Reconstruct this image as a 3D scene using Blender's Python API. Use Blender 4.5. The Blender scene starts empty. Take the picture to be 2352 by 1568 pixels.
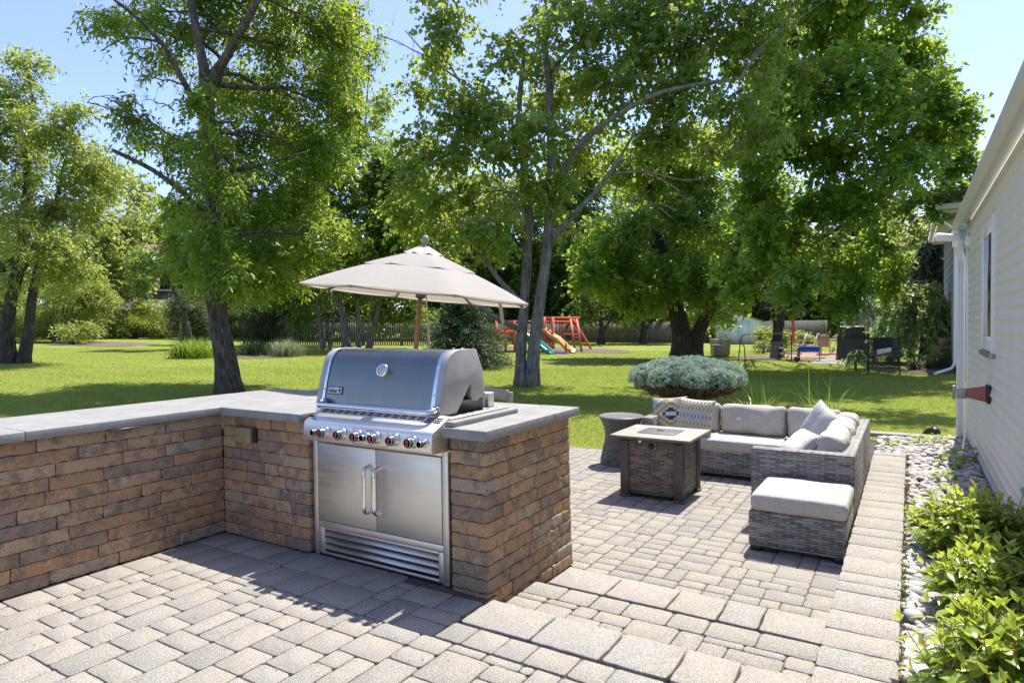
import bpy, math, random
import numpy as np
from mathutils import Vector, Matrix
random.seed(7); RS = np.random.RandomState(11)
scene = bpy.context.scene; COL = scene.collection
# ------------------------------------------------------------------ camera (measured from the photograph's vanishing lines)
CAMZ = 1.47; YAW, PITCH, ROLL = 0.55203, 0.02525, -0.01137
def cam_axes():
    cy, sy, cp, sp = math.cos(YAW), math.sin(YAW), math.cos(PITCH), math.sin(PITCH)
    r = np.array([cy, sy, 0]); f = np.array([-sy*cp, cy*cp, -sp]); u = np.cross(r, f)
    c, s = math.cos(ROLL), math.sin(ROLL)
    return c*r+s*u, -s*r+c*u, f
RT, UP, FW = cam_axes()
cam = bpy.data.cameras.new('camera'); cam.sensor_width = 36; cam.lens = 22.7617; cam.clip_start = 0.05; cam.clip_end = 2000
co = bpy.data.objects.new('camera', cam); COL.objects.link(co); scene.camera = co
co.matrix_world = Matrix(((RT[0], UP[0], -FW[0], 0), (RT[1], UP[1], -FW[1], 0), (RT[2], UP[2], -FW[2], CAMZ), (0, 0, 0, 1)))
FD = 1487.1
def wp(px, py, depth):            # a point seen at (px, py) at a real distance, used to survey where the trees stand
    return np.array([0, 0, CAMZ]) + depth*(RT*(px-1176)/FD - UP*(py-784)/FD + FW)
def ground_z(x, y): return -.17 + .02*min(max(0, -x-12), 100)
def onground(px, depth):
    p = wp(px, 784, depth); return np.array([p[0], p[1], ground_z(p[0], p[1])])
# ------------------------------------------------------------------ object bookkeeping
def tag(o, label=None, cat=None, group=None, kind=None):
    if label: o['label'] = label
    if cat: o['category'] = cat
    if group: o['group'] = group
    if kind: o['kind'] = kind
    return o
def empty(name, loc, label, cat, group=None, rz=0):
    o = bpy.data.objects.new(name, None); COL.objects.link(o); o.location = loc; o.rotation_euler = (0, 0, rz)
    o.empty_display_size = .1
    return tag(o, label, cat, group)
def origin(p):
    v = np.zeros(3)
    while p is not None: v += np.array(p.location); p = p.parent
    return v
def mesh_obj(name, V, faces, mat, parent=None, smooth=False, attr=None, uv=None, world=True, bevel=0, loc=None):
    """V (n,3) array; faces: list of index lists or an (m,k) array"""
    V = np.asarray(V, dtype=np.float32)
    if world and parent is not None: V = V - origin(parent).astype(np.float32)
    me = bpy.data.meshes.new(name)
    if isinstance(faces, np.ndarray):
        m, k = faces.shape; li = faces.ravel().astype(np.int32); ls = np.arange(0, m*k, k, dtype=np.int32)
    else:
        ln = np.array([len(f) for f in faces], dtype=np.int32); ls = np.concatenate(([0], np.cumsum(ln)[:-1])).astype(np.int32)
        li = np.fromiter((i for f in faces for i in f), dtype=np.int32); m = len(faces)
    me.vertices.add(len(V)); me.vertices.foreach_set('co', V.ravel())
    me.loops.add(len(li)); me.loops.foreach_set('vertex_index', li)
    me.polygons.add(m); me.polygons.foreach_set('loop_start', ls)
    if smooth: me.polygons.foreach_set('use_smooth', np.ones(m, dtype=bool))
    me.update(calc_edges=True)
    if attr is not None:
        a = me.attributes.new('tint', 'FLOAT', 'FACE'); a.data.foreach_set('value', np.asarray(attr, dtype=np.float32))
    if uv is not None:
        u = me.uv_layers.new(name='UVMap'); u.data.foreach_set('uv', np.asarray(uv, dtype=np.float32)[li].ravel() if len(uv) == len(V) else np.asarray(uv, dtype=np.float32).ravel())
    me.materials.append(mat)
    o = bpy.data.objects.new(name, me); COL.objects.link(o)
    if loc is not None: o.location = loc
    if parent is not None: o.parent = parent
    if bevel:
        b = o.modifiers.new('bevel', 'BEVEL'); b.width = bevel; b.segments = 2; b.limit_method = 'ANGLE'; b.angle_limit = .6
    return o
def boxuv(o, scale=1.0):          # metric box-projected UVs
    me = o.data; me.update()
    u = me.uv_layers.get('UVMap') or me.uv_layers.new(name='UVMap')
    for p in me.polygons:
        n = p.normal; ax = max(range(3), key=lambda i: abs(n[i]))
        for li in p.loop_indices:
            c = me.vertices[me.loops[li].vertex_index].co
            u.data[li].uv = ((c[1], c[2]), (c[0], c[2]), (c[0], c[1]))[ax]
    return o
class MB:                         # mesh builder
    def __init__(s): s.v = []; s.f = []; s.n = 0; s.t = []
    def add(s, V, F, tint=.5):
        V = np.asarray(V, float); s.v.append(V); s.f += [[i+s.n for i in f] for f in F]; s.t += [tint]*len(F); s.n += len(V); return s
    def box(s, x0, x1, y0, y1, z0, z1, R=None, c=None, tint=.5):
        V = np.array([(x, y, z) for z in (z0, z1) for y in (y0, y1) for x in (x0, x1)], float)
        if R is not None:
            c = V.mean(0) if c is None else np.array(c); V = (V-c) @ np.array(R).T + c
        return s.add(V, [(0, 2, 3, 1), (4, 5, 7, 6), (0, 1, 5, 4), (2, 6, 7, 3), (0, 4, 6, 2), (1, 3, 7, 5)], tint)
    def beam(s, a, b, w, h=None, up=(0, 0, 1), tint=.5):
        a = np.array(a, float); b = np.array(b, float); h = h or w; d = b-a; d /= np.linalg.norm(d)
        u = np.array(up, float)
        if abs(d @ u) > .95: u = np.array((1., 0, 0))
        x = np.cross(d, u); x /= np.linalg.norm(x); y = np.cross(x, d)
        V = [p + x*w/2*i + y*h/2*j for p in (a, b) for i, j in ((-1, -1), (1, -1), (1, 1), (-1, 1))]
        return s.add(V, [(0, 1, 2, 3), (7, 6, 5, 4), (0, 4, 5, 1), (1, 5, 6, 2), (2, 6, 7, 3), (3, 7, 4, 0)], tint)
    def tube(s, pts, rad, n=8, cap=True, noise=0, tint=.5):
        pts = np.asarray(pts, float); k = len(pts)
        rad = np.full(k, rad, float) if np.isscalar(rad) else np.asarray(rad, float)
        T = np.gradient(pts, axis=0); T /= np.linalg.norm(T, axis=1)[:, None]+1e-9
        ref = np.array((0, 0, 1.)) if abs(T[0][2]) < .9 else np.array((1., 0, 0))
        V = []
        for i in range(k):
            x = np.cross(T[i], ref); x /= np.linalg.norm(x)+1e-9; y = np.cross(T[i], x); ref = np.cross(x, T[i])
            a = np.arange(n)*2*math.pi/n
            r = rad[i]*(1+(RS.uniform(-noise, noise, n) if noise else 0))
            V.append(pts[i] + (np.cos(a)*r)[:, None]*x + (np.sin(a)*r)[:, None]*y)
        F = [(i*n+j, i*n+(j+1) % n, (i+1)*n+(j+1) % n, (i+1)*n+j) for i in range(k-1) for j in range(n)]
        if cap: F += [tuple(range(n))[::-1], tuple(range((k-1)*n, k*n))]
        return s.add(np.vstack(V), F, tint)
    def lathe(s, prof, c, n=24, ax=2, tint=.5):
        c = np.array(c, float); V = []
        for r, h in prof:
            for j in range(n):
                a = 2*math.pi*j/n; p = [0, 0, 0]; p[ax] = h; p[(ax+1) % 3] = r*math.cos(a); p[(ax+2) % 3] = r*math.sin(a); V.append(c+p)
        k = len(prof)
        F = [(i*n+j, i*n+(j+1) % n, (i+1)*n+(j+1) % n, (i+1)*n+j) for i in range(k-1) for j in range(n)]
        F += [tuple(range(n))[::-1], tuple(range((k-1)*n, k*n))]
        return s.add(V, F, tint)
    def prism(s, poly, a0, a1, ax=0, tint=.5):   # 2-D outline extruded along an axis
        n = len(poly); V = []
        for a in (a0, a1):
            for p in poly:
                q = [0, 0, 0]; q[ax] = a; q[(ax+1) % 3] = p[0]; q[(ax+2) % 3] = p[1]; V.append(q)
        F = [tuple(range(n))[::-1], tuple(range(n, 2*n))]+[(i, (i+1) % n, n+(i+1) % n, n+i) for i in range(n)]
        return s.add(V, F, tint)
    def xf(s, M, t=(0, 0, 0)):
        s.v = [v @ np.array(M).T + np.array(t) for v in s.v]; return s
    def build(s, name, mat, parent=None, smooth=False, bevel=0, world=True, uv=False, tint=False):
        o = mesh_obj(name, np.vstack(s.v), s.f, mat, parent, smooth, s.t if tint else None, None, world, bevel)
        if uv: boxuv(o)
        return o
def rotz(a): c, s = math.cos(a), math.sin(a); return np.array(((c, -s, 0), (s, c, 0), (0, 0, 1)))
def rotx(a): c, s = math.cos(a), math.sin(a); return np.array(((1, 0, 0), (0, c, -s), (0, s, c)))
def roty(a): c, s = math.cos(a), math.sin(a); return np.array(((c, 0, s), (0, 1, 0), (-s, 0, c)))
def children(o): return [c for c in bpy.data.objects if c.parent == o]
def copy_tree(o, parent=None):
    c = o.copy(); COL.objects.link(c); c.parent = parent
    for ch in children(o): copy_tree(ch, c)
    return c
# ------------------------------------------------------------------ materials
def new_mat(name):
    m = bpy.data.materials.new(name); m.use_nodes = True; nt = m.node_tree
    return m, nt, nt.nodes['Principled BSDF']
def N(nt, t, **k):
    n = nt.nodes.new(t)
    for a, b in k.items():
        if a.startswith('i_'): n.inputs[a[2:].replace('_', ' ')].default_value = b
        else: setattr(n, a, b)
    return n
def ramp(nt, stops, fac=None):
    r = nt.nodes.new('ShaderNodeValToRGB'); e = r.color_ramp.elements
    while len(e) < len(stops): e.new(.5)
    for el, (p, c) in zip(e, stops): el.position = p; el.color = (*c, 1)
    if fac is not None: nt.links.new(fac, r.inputs[0])
    return r
def math_n(nt, op, a, b=None, c=None):
    n = nt.nodes.new('ShaderNodeMath'); n.operation = op
    for i, x in enumerate((a, b, c)):
        if x is None: continue
        if isinstance(x, (int, float)): n.inputs[i].default_value = x
        else: nt.links.new(x, n.inputs[i])
    return n.outputs[0]
def mixc(nt, fac, a, b, mode='MIX'):
    n = nt.nodes.new('ShaderNodeMix'); n.data_type = 'RGBA'; n.blend_type = mode
    for i, x in ((0, fac), (6, a), (7, b)):
        if isinstance(x, (int, float)): n.inputs[i].default_value = x
        elif isinstance(x, tuple): n.inputs[i].default_value = (*x, 1)
        else: nt.links.new(x, n.inputs[i])
    return n.outputs[2]
def noise(nt, scale, detail=4, rough=.6, vec=None, out=0):
    n = N(nt, 'ShaderNodeTexNoise'); n.inputs['Scale'].default_value = scale; n.inputs['Detail'].default_value = detail; n.inputs['Roughness'].default_value = rough
    if vec is not None: nt.links.new(vec, n.inputs['Vector'])
    return n.outputs[out]
def coords(nt, which='Object', scale=None):
    t = nt.nodes.new('ShaderNodeTexCoord').outputs[which]
    if scale is None: return t
    m = nt.nodes.new('ShaderNodeMapping'); m.inputs['Scale'].default_value = scale; nt.links.new(t, m.inputs[0]); return m.outputs[0]
def bump(nt, b, height, strength=.3, dist=.01):
    n = nt.nodes.new('ShaderNodeBump'); n.inputs['Strength'].default_value = strength; n.inputs['Distance'].default_value = dist
    nt.links.new(height, n.inputs['Height']); nt.links.new(n.outputs[0], b.inputs['Normal'])
def simple(name, c, rough=.5, metal=0, var=.15, scale=20, bmp=0, spec=.5, bscale=None, sc=None):
    m, nt, b = new_mat(name); v = coords(nt, 'Object', sc)
    nz = noise(nt, scale, 5, .65, v)
    lo = tuple(max(0, x*(1-var)) for x in c); hi = tuple(min(1, x*(1+var)) for x in c)
    r = ramp(nt, [(.3, lo), (.7, hi)], nz); nt.links.new(r.outputs[0], b.inputs['Base Color'])
    b.inputs['Roughness'].default_value = rough; b.inputs['Metallic'].default_value = metal; b.inputs['Specular IOR Level'].default_value = spec
    if bmp: bump(nt, b, noise(nt, bscale or scale*3, 4, .6, v), bmp)
    return m
def tinted(name, stops, rough=.8, speck=None, patch=None, bmp=.3, bscale=120):
    """per-piece tint attribute -> ramp, plus speckles and blotches"""
    m, nt, b = new_mat(name); v = coords(nt)
    a = N(nt, 'ShaderNodeAttribute', attribute_name='tint')
    c = ramp(nt, stops, a.outputs['Fac']).outputs[0]
    if patch:
        p0, p1, sc, col, amt = patch
        off = nt.nodes.new('ShaderNodeVectorMath'); off.operation = 'MULTIPLY_ADD'
        nt.links.new(a.outputs['Fac'], off.inputs[0]); off.inputs[1].default_value = (37, 17, 23); nt.links.new(v, off.inputs[2])
        f = ramp(nt, [(p0, (0, 0, 0)), (p1, (amt, amt, amt))], noise(nt, sc, 5, .65, off.outputs[0])).outputs[0]
        c = mixc(nt, f, c, col)
    if speck:
        for sc, t0, t1, col, amt in speck:
            f = ramp(nt, [(t0, (0, 0, 0)), (t1, (amt, amt, amt))], noise(nt, sc, 2, .6, v)).outputs[0]
            c = mixc(nt, f, c, col)
    nt.links.new(c, b.inputs['Base Color']); b.inputs['Roughness'].default_value = rough; b.inputs['Specular IOR Level'].default_value = .25
    if bmp: bump(nt, b, noise(nt, bscale, 4, .7, v), bmp, .006)
    return m
def leaf_mat(name, dark, mid, light, trans, tw=.45, rough=.36, spec=.55):
    m, nt, b = new_mat(name)
    a = N(nt, 'ShaderNodeAttribute', attribute_name='tint')
    c = ramp(nt, [(0, dark), (.5, mid), (1, light)], a.outputs['Fac']).outputs[0]
    nt.links.new(c, b.inputs['Base Color']); b.inputs['Roughness'].default_value = rough; b.inputs['Specular IOR Level'].default_value = spec
    t = N(nt, 'ShaderNodeBsdfTranslucent')
    tc = mixc(nt, .6, c, trans); nt.links.new(tc, t.inputs['Color'])
    mx = N(nt, 'ShaderNodeMixShader'); mx.inputs[0].default_value = tw
    nt.links.new(b.outputs[0], mx.inputs[1]); nt.links.new(t.outputs[0], mx.inputs[2])
    nt.links.new(mx.outputs[0], nt.nodes['Material Output'].inputs['Surface'])
    return m
def bark_mat(name, c1, c2, c3):
    m, nt, b = new_mat(name); v = coords(nt, 'Object', (1, 1, .22))
    n1 = noise(nt, 14, 6, .7, v); n2 = noise(nt, 2.2, 4, .6, coords(nt))
    c = ramp(nt, [(.32, c1), (.55, c2), (.75, c3)], n1).outputs[0]
    c = mixc(nt, ramp(nt, [(.55, (0, 0, 0)), (.7, (.5, .5, .5))], n2).outputs[0], c, (.16, .18, .11))
    nt.links.new(c, b.inputs['Base Color']); b.inputs['Roughness'].default_value = .9; b.inputs['Specular IOR Level'].default_value = .2
    bump(nt, b, n1, 1.0, .09); return m
M = {}
M['paver'] = tinted('concrete_paver', [(0, (.215, .20, .172)), (.3, (.27, .25, .206)), (.62, (.295, .268, .215)), (.85, (.26, .245, .212)), (1, (.32, .28, .22))], .85,
    [(150, .54, .63, (.56, .53, .48), .7), (180, .55, .63, (.10, .09, .08), .75)], (.42, .7, 9, (.20, .19, .18), .4), .35, 160)
M['slab'] = tinted('step_slab', [(0, (.255, .238, .203)), (.5, (.285, .262, .216)), (1, (.315, .278, .224))], .85,
    [(160, .54, .63, (.56, .53, .48), .7), (190, .55, .63, (.10, .09, .08), .75)], (.4, .7, 6, (.27, .27, .275), .55), .35, 170)
M['stone'] = tinted('wall_stone', [(0, (.23, .185, .145)), (.22, (.32, .22, .14)), (.45, (.43, .245, .12)), (.7, (.46, .29, .155)), (.88, (.43, .32, .20)), (1, (.35, .29, .215))], .92,
    [(9, .66, .74, (.50, .44, .38), .55), (110, .60, .68, (.58, .52, .46), .6), (160, .58, .66, (.05, .042, .038), .7)], (.47, .60, 12, (.135, .118, .098), .66), .8, 55)
M['joint_sand'] = simple('joint_sand', (.085, .075, .06), .95, var=.5, scale=30, bmp=.4)
M['mortar_core'] = simple('wall_core', (.03, .027, .024), .95)
M['bluestone'] = simple('bluestone', (.255, .25, .232), .7, var=.16, scale=7, bmp=.15, bscale=60, spec=.35)
def grass_m():
    m, nt, b = new_mat('lawn_soil_grass'); v = coords(nt)
    n1 = noise(nt, .35, 4, .6, v); n2 = noise(nt, 14, 5, .7, v); n3 = noise(nt, 2.2, 3, .6, v)
    c = ramp(nt, [(.3, (.10, .15, .02)), (.55, (.18, .222, .034)), (.75, (.28, .29, .065))], n2).outputs[0]
    c = mixc(nt, ramp(nt, [(.4, (0, 0, 0)), (.65, (.6, .6, .6))], n1).outputs[0], c, (.24, .26, .055))
    c = mixc(nt, ramp(nt, [(.55, (0, 0, 0)), (.75, (.5, .5, .5))], n3).outputs[0], c, (.20, .20, .06))
    w = N(nt, 'ShaderNodeTexWave', wave_type='BANDS', bands_direction='Y'); w.inputs['Scale'].default_value = .28; w.inputs['Distortion'].default_value = .6
    nt.links.new(v, w.inputs['Vector'])
    c = mixc(nt, math_n(nt, 'MULTIPLY', w.outputs['Fac'], .25), c, (.25, .31, .06))
    nt.links.new(c, b.inputs['Base Color']); b.inputs['Roughness'].default_value = .9; b.inputs['Specular IOR Level'].default_value = .1
    bump(nt, b, n2, .8, .04); return m
M['lawn'] = grass_m()
M['blade'] = leaf_mat('grass_blade', (.105, .17, .018), (.215, .275, .036), (.39, .40, .095), (.62, .66, .10), .38, .5, .3)
M['mulch'] = simple('mulch', (.13, .095, .075), .95, var=.6, scale=18, bmp=.8)
M['cherry'] = leaf_mat('cherry_leaf', (.045, .095, .012), (.085, .165, .02), (.16, .24, .035), (.58, .72, .06), .52)
M['silver'] = leaf_mat('silver_maple_leaf', (.06, .11, .022), (.11, .185, .038), (.21, .285, .07), (.64, .76, .11), .55)
M['maple'] = leaf_mat('maple_leaf', (.045, .10, .018), (.085, .175, .028), (.17, .255, .042), (.64, .82, .09), .55)
M['pale'] = leaf_mat('pale_leaf', (.09, .14, .028), (.16, .22, .045), (.26, .32, .075), (.68, .76, .14), .52)
M['darkleaf'] = leaf_mat('dark_leaf', (.03, .06, .014), (.06, .12, .022), (.11, .18, .03), (.45, .62, .06), .46)
M['woods'] = leaf_mat('woods_leaf', (.05, .095, .022), (.095, .155, .035), (.16, .22, .055), (.54, .66, .11), .48)
M['conifer'] = leaf_mat('conifer_needle', (.018, .04, .018), (.04, .08, .032), (.10, .16, .06), (.18, .28, .08), .25, .55)
M['weeping'] = leaf_mat('weeping_needle', (.09, .15, .06), (.26, .37, .15), (.55, .68, .28), (.62, .74, .26), .42, .5)
M['bluespruce'] = leaf_mat('blue_spruce_needle', (.24, .32, .25), (.41, .505, .395), (.60, .69, .54), (.44, .56, .38), .2, .6, .3)
M['brownneedle'] = leaf_mat('dead_needle', (.10, .055, .03), (.20, .12, .07), (.30, .20, .12), (.3, .2, .1), .2, .8)
M['yellowbush'] = leaf_mat('juniper_leaf', (.12, .18, .02), (.20, .27, .025), (.30, .36, .04), (.5, .55, .05), .35)
M['cedar'] = leaf_mat('cedar_leaf', (.05, .075, .03), (.10, .135, .06), (.17, .20, .09), (.25, .30, .1), .25, .6)
M['ornament'] = leaf_mat('ornamental_grass', (.10, .20, .02), (.17, .29, .03), (.28, .38, .06), (.45, .6, .06), .4)
M['silvergrass'] = leaf_mat('silver_grass', (.17, .21, .11), (.27, .31, .17), (.38, .40, .25), (.4, .45, .2), .35)
M['irisleaf'] = leaf_mat('dark_strap_leaf', (.02, .06, .015), (.045, .11, .03), (.08, .16, .05), (.15, .3, .05), .3)
M['shrub'] = leaf_mat('shrub_leaf', (.075, .16, .025), (.15, .26, .035), (.46, .52, .06), (.72, .80, .08), .42, .34, .55)
M['redleaf'] = leaf_mat('red_leaf', (.12, .02, .015), (.22, .035, .03), (.3, .06, .05), (.4, .06, .05), .35)
M['bark'] = bark_mat('cherry_bark', (.022, .018, .015), (.12, .098, .083), (.27, .23, .205))
M['greybark'] = bark_mat('grey_bark', (.06, .053, .047), (.25, .23, .205), (.44, .41, .375))
M['darkbark'] = bark_mat('dark_bark', (.03, .026, .022), (.085, .072, .062), (.15, .13, .115))
M['stem'] = simple('red_stem', (.22, .12, .05), .6)
def steel(name, c, rough, sc, metal=1.0):
    m, nt, b = new_mat(name); v = coords(nt, 'Object', sc)
    n1 = noise(nt, 40, 6, .7, v); n2 = noise(nt, 5, 5, .6, coords(nt))
    cc = mixc(nt, ramp(nt, [(.35, (0, 0, 0)), (.75, (.35, .35, .35))], n2).outputs[0], c, tuple(x*.72 for x in c))
    nt.links.new(cc, b.inputs['Base Color']); b.inputs['Metallic'].default_value = metal
    r = ramp(nt, [(.3, (rough-.07,)*3), (.7, (rough+.1,)*3)], n1).outputs[0]; nt.links.new(r, b.inputs['Roughness'])
    bump(nt, b, math_n(nt, 'ADD', n1, math_n(nt, 'MULTIPLY', n2, 1.5)), .06, .004); return m
M['steel'] = steel('brushed_steel', (.80, .755, .68), .46, (.06, 1, 1))
M['lidsteel'] = steel('lid_steel', (.225, .23, .205), .30, (1, .06, .06))
M['chrome'] = simple('chrome', (.78, .78, .78), .08, 1, var=.03)
M['castgrey'] = simple('cast_aluminium_grey', (.36, .345, .32), .5, .2, var=.12, scale=9, bmp=.05)
M['black'] = simple('black_plastic', (.018, .018, .019), .4)
M['blackmatte'] = simple('black_recess', (.012, .012, .012), .8)
M['knobcap'] = simple('knob_grey', (.08, .08, .085), .25)
M['redmark'] = simple('red_enamel', (.55, .06, .05), .4)
M['white'] = simple('white_paint', (.78, .78, .76), .45, var=.04)
M['gaugeface'] = simple('gauge_face', (.62, .64, .64), .3)
M['tan'] = simple('tan_plastic', (.36, .315, .235), .55, var=.1)
M['canvas'] = simple('umbrella_canvas', (.44, .405, .38), .85, var=.06, scale=9, bmp=.1, bscale=900)
M['canvas_vent'] = simple('vent_mesh_canvas', (.17, .15, .14), .9)
M['wood'] = simple('varnished_wood', (.34, .17, .09), .5, var=.3, scale=6, sc=(1, 1, .1))
M['rope'] = simple('cord', (.55, .46, .36), .9)
M['taupe'] = simple('taupe_finial', (.27, .23, .205), .5)
def wicker(name, stops, bw, rh):
    m, nt, b = new_mat(name); uv = coords(nt, 'UV')
    br = N(nt, 'ShaderNodeTexBrick', offset=.5, squash=1.0)
    br.inputs['Scale'].default_value = 1; br.inputs['Brick Width'].default_value = bw; br.inputs['Row Height'].default_value = rh
    br.inputs['Mortar Size'].default_value = rh*.10; br.inputs['Mortar Smooth'].default_value = .6; br.inputs['Color1'].default_value = (0, 0, 0, 1); br.inputs['Color2'].default_value = (1, 1, 1, 1)
    br.inputs['Mortar'].default_value = (0, 0, 0, 1); nt.links.new(uv, br.inputs['Vector'])
    mp = nt.nodes.new('ShaderNodeMapping'); mp.inputs['Scale'].default_value = (9, 60, 1); nt.links.new(uv, mp.inputs[0])
    nz = noise(nt, 1, 4, .7, mp.outputs[0])
    f = math_n(nt, 'ADD', math_n(nt, 'MULTIPLY', br.outputs['Color'], .55), math_n(nt, 'MULTIPLY', nz, .4))
    c = ramp(nt, stops, f).outputs[0]
    sx = N(nt, 'ShaderNodeSeparateXYZ'); nt.links.new(uv, sx.inputs[0])
    # where the flat strands pass over the uprights: a lighter crest
    row = math_n(nt, 'FLOOR', math_n(nt, 'DIVIDE', sx.outputs[1], rh))
    ph = math_n(nt, 'ADD', math_n(nt, 'DIVIDE', sx.outputs[0], bw), math_n(nt, 'MULTIPLY', math_n(nt, 'MODULO', math_n(nt, 'ABSOLUTE', row), 2), .5))
    d = math_n(nt, 'ABSOLUTE', math_n(nt, 'SUBTRACT', math_n(nt, 'FRACT', ph), .5))
    up = ramp(nt, [(.05, (1, 1, 1)), (.12, (0, 0, 0))], d).outputs[0]
    c = mixc(nt, math_n(nt, 'MULTIPLY', up, .75), c, stops[-1][1])
    c = mixc(nt, br.outputs['Fac'], c, tuple(x*.35 for x in stops[0][1]))
    nt.links.new(c, b.inputs['Base Color']); b.inputs['Roughness'].default_value = .55
    rv = math_n(nt, 'ABSOLUTE', math_n(nt, 'SUBTRACT', math_n(nt, 'FRACT', math_n(nt, 'DIVIDE', sx.outputs[1], rh)), .5))
    h = math_n(nt, 'SUBTRACT', math_n(nt, 'MULTIPLY', math_n(nt, 'COSINE', math_n(nt, 'MULTIPLY', d, 6.283)), -.5), math_n(nt, 'MULTIPLY', rv, 1.6))
    bump(nt, b, h, .8, .006); return m
M['wicker'] = wicker('grey_wicker', [(.18, (.105, .096, .09)), (.5, (.20, .185, .172)), (.85, (.40, .375, .35))], .10, .019)
M['brownwicker'] = wicker('brown_wicker', [(.18, (.085, .063, .052)), (.5, (.18, .135, .108)), (.85, (.34, .265, .215))], .085, .018)
M['coolerwicker'] = wicker('taupe_wicker', [(.22, (.075, .066, .06)), (.5, (.14, .125, .113)), (.8, (.22, .20, .18))], .03, .012)
def fabric(name, c):
    m, nt, b = new_mat(name); v = coords(nt)
    n1 = noise(nt, 300, 3, .6, coords(nt, 'Object', (.14, .14, 1))); n2 = noise(nt, 300, 3, .6, coords(nt, 'Object', (1, 1, .14)))
    f = math_n(nt, 'ADD', math_n(nt, 'MULTIPLY', n1, .5), math_n(nt, 'MULTIPLY', n2, .5))
    r = ramp(nt, [(.36, tuple(x*.72 for x in c)), (.62, tuple(min(1, x*1.12) for x in c))], f)
    nt.links.new(r.outputs[0], b.inputs['Base Color']); b.inputs['Roughness'].default_value = .9; b.inputs['Specular IOR Level'].default_value = .2
    n3 = noise(nt, 9, 3, .5, v)
    bump(nt, b, math_n(nt, 'ADD', math_n(nt, 'MULTIPLY', f, .05), n3), .35, .02); return m
M['cushion'] = fabric('linen_cushion', (.465, .43, .375))
M['piping'] = simple('dark_piping', (.14, .135, .13), .8)
M['bronze'] = simple('dark_bronze_metal', (.115, .102, .09), .45, .4, var=.12)
M['tiletop'] = simple('beige_tile', (.36, .335, .265), .45, var=.16, scale=5)
M['slate'] = simple('slate_grey_metal', (.12, .125, .13), .5, .2)
M['siding'] = simple('vinyl_siding', (.65, .645, .635), .5, var=.03, scale=3, bmp=.04, bscale=90)
M['trim'] = simple('white_trim', (.70, .69, .66), .45, var=.03)
M['gutter'] = simple('beige_gutter', (.56, .535, .475), .45, var=.06, scale=4)
M['shingle'] = simple('roof_shingle', (.10, .095, .09), .9, var=.4, scale=14)
M['glass'] = simple('dark_window_glass', (.02, .025, .024), .04, 0, spec=.9)
M['greyshingle'] = simple('grey_shake', (.36, .375, .40), .7, var=.12, scale=5)
M['rust'] = simple('rust_red_shade', (.27, .085, .06), .45, .2, var=.2)
M['greymetal'] = simple('grey_metal', (.30, .29, .28), .4, .6)
M['rock'] = tinted('river_rock', [(0, (.20, .195, .19)), (.3, (.36, .345, .325)), (.6, (.47, .45, .42)), (.85, (.40, .33, .27)), (1, (.56, .55, .53))], .7, [(60, .55, .7, (.24, .22, .2), .5)], None, .2, 60)
M['soil'] = simple('bed_soil', (.075, .06, .045), .95, var=.5, scale=25, bmp=.6)
M['moss'] = leaf_mat('moss', (.06, .08, .015), (.12, .13, .02), (.22, .20, .03), (.3, .3, .03), .2, .9)
M['redwood'] = simple('red_stained_wood', (.60, .145, .085), .6, var=.25, scale=6)
M['orange'] = simple('orange_plastic', (.75, .33, .07), .35)
M['teal'] = simple('teal_plastic', (.015, .20, .18), .35)
M['yellowpl'] = simple('yellow_plastic', (.7, .5, .08), .4)
M['bluepl'] = simple('blue_plastic', (.025, .07, .42), .35)
M['pink'] = simple('faded_red_canvas', (.55, .10, .12), .8)
M['fencewood'] = simple('weathered_board', (.17, .155, .135), .9, var=.35, scale=5, sc=(1, 1, .15))
M['shedwhite'] = simple('pale_blue_shed_paint', (.70, .76, .78), .6, var=.05)
M['cover'] = simple('black_vinyl_cover', (.025, .024, .025), .38, bmp=.5, bscale=7)
M['sling'] = simple('tan_sling', (.42, .33, .24), .8)
M['slingwhite'] = simple('white_sling', (.62, .60, .56), .8)
M['brick'] = simple('brick_paving', (.34, .19, .145), .9, var=.25, scale=14)
M['towel'] = simple('black_towel', (.02, .022, .028), .9)
M['towelwhite'] = simple('white_towel_side', (.62, .60, .54), .9)
M['housetan'] = simple('tan_board_siding', (.30, .22, .15), .8, var=.15)
M['housebrown'] = simple('brown_shingle_roof', (.16, .11, .095), .9, var=.2)
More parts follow.
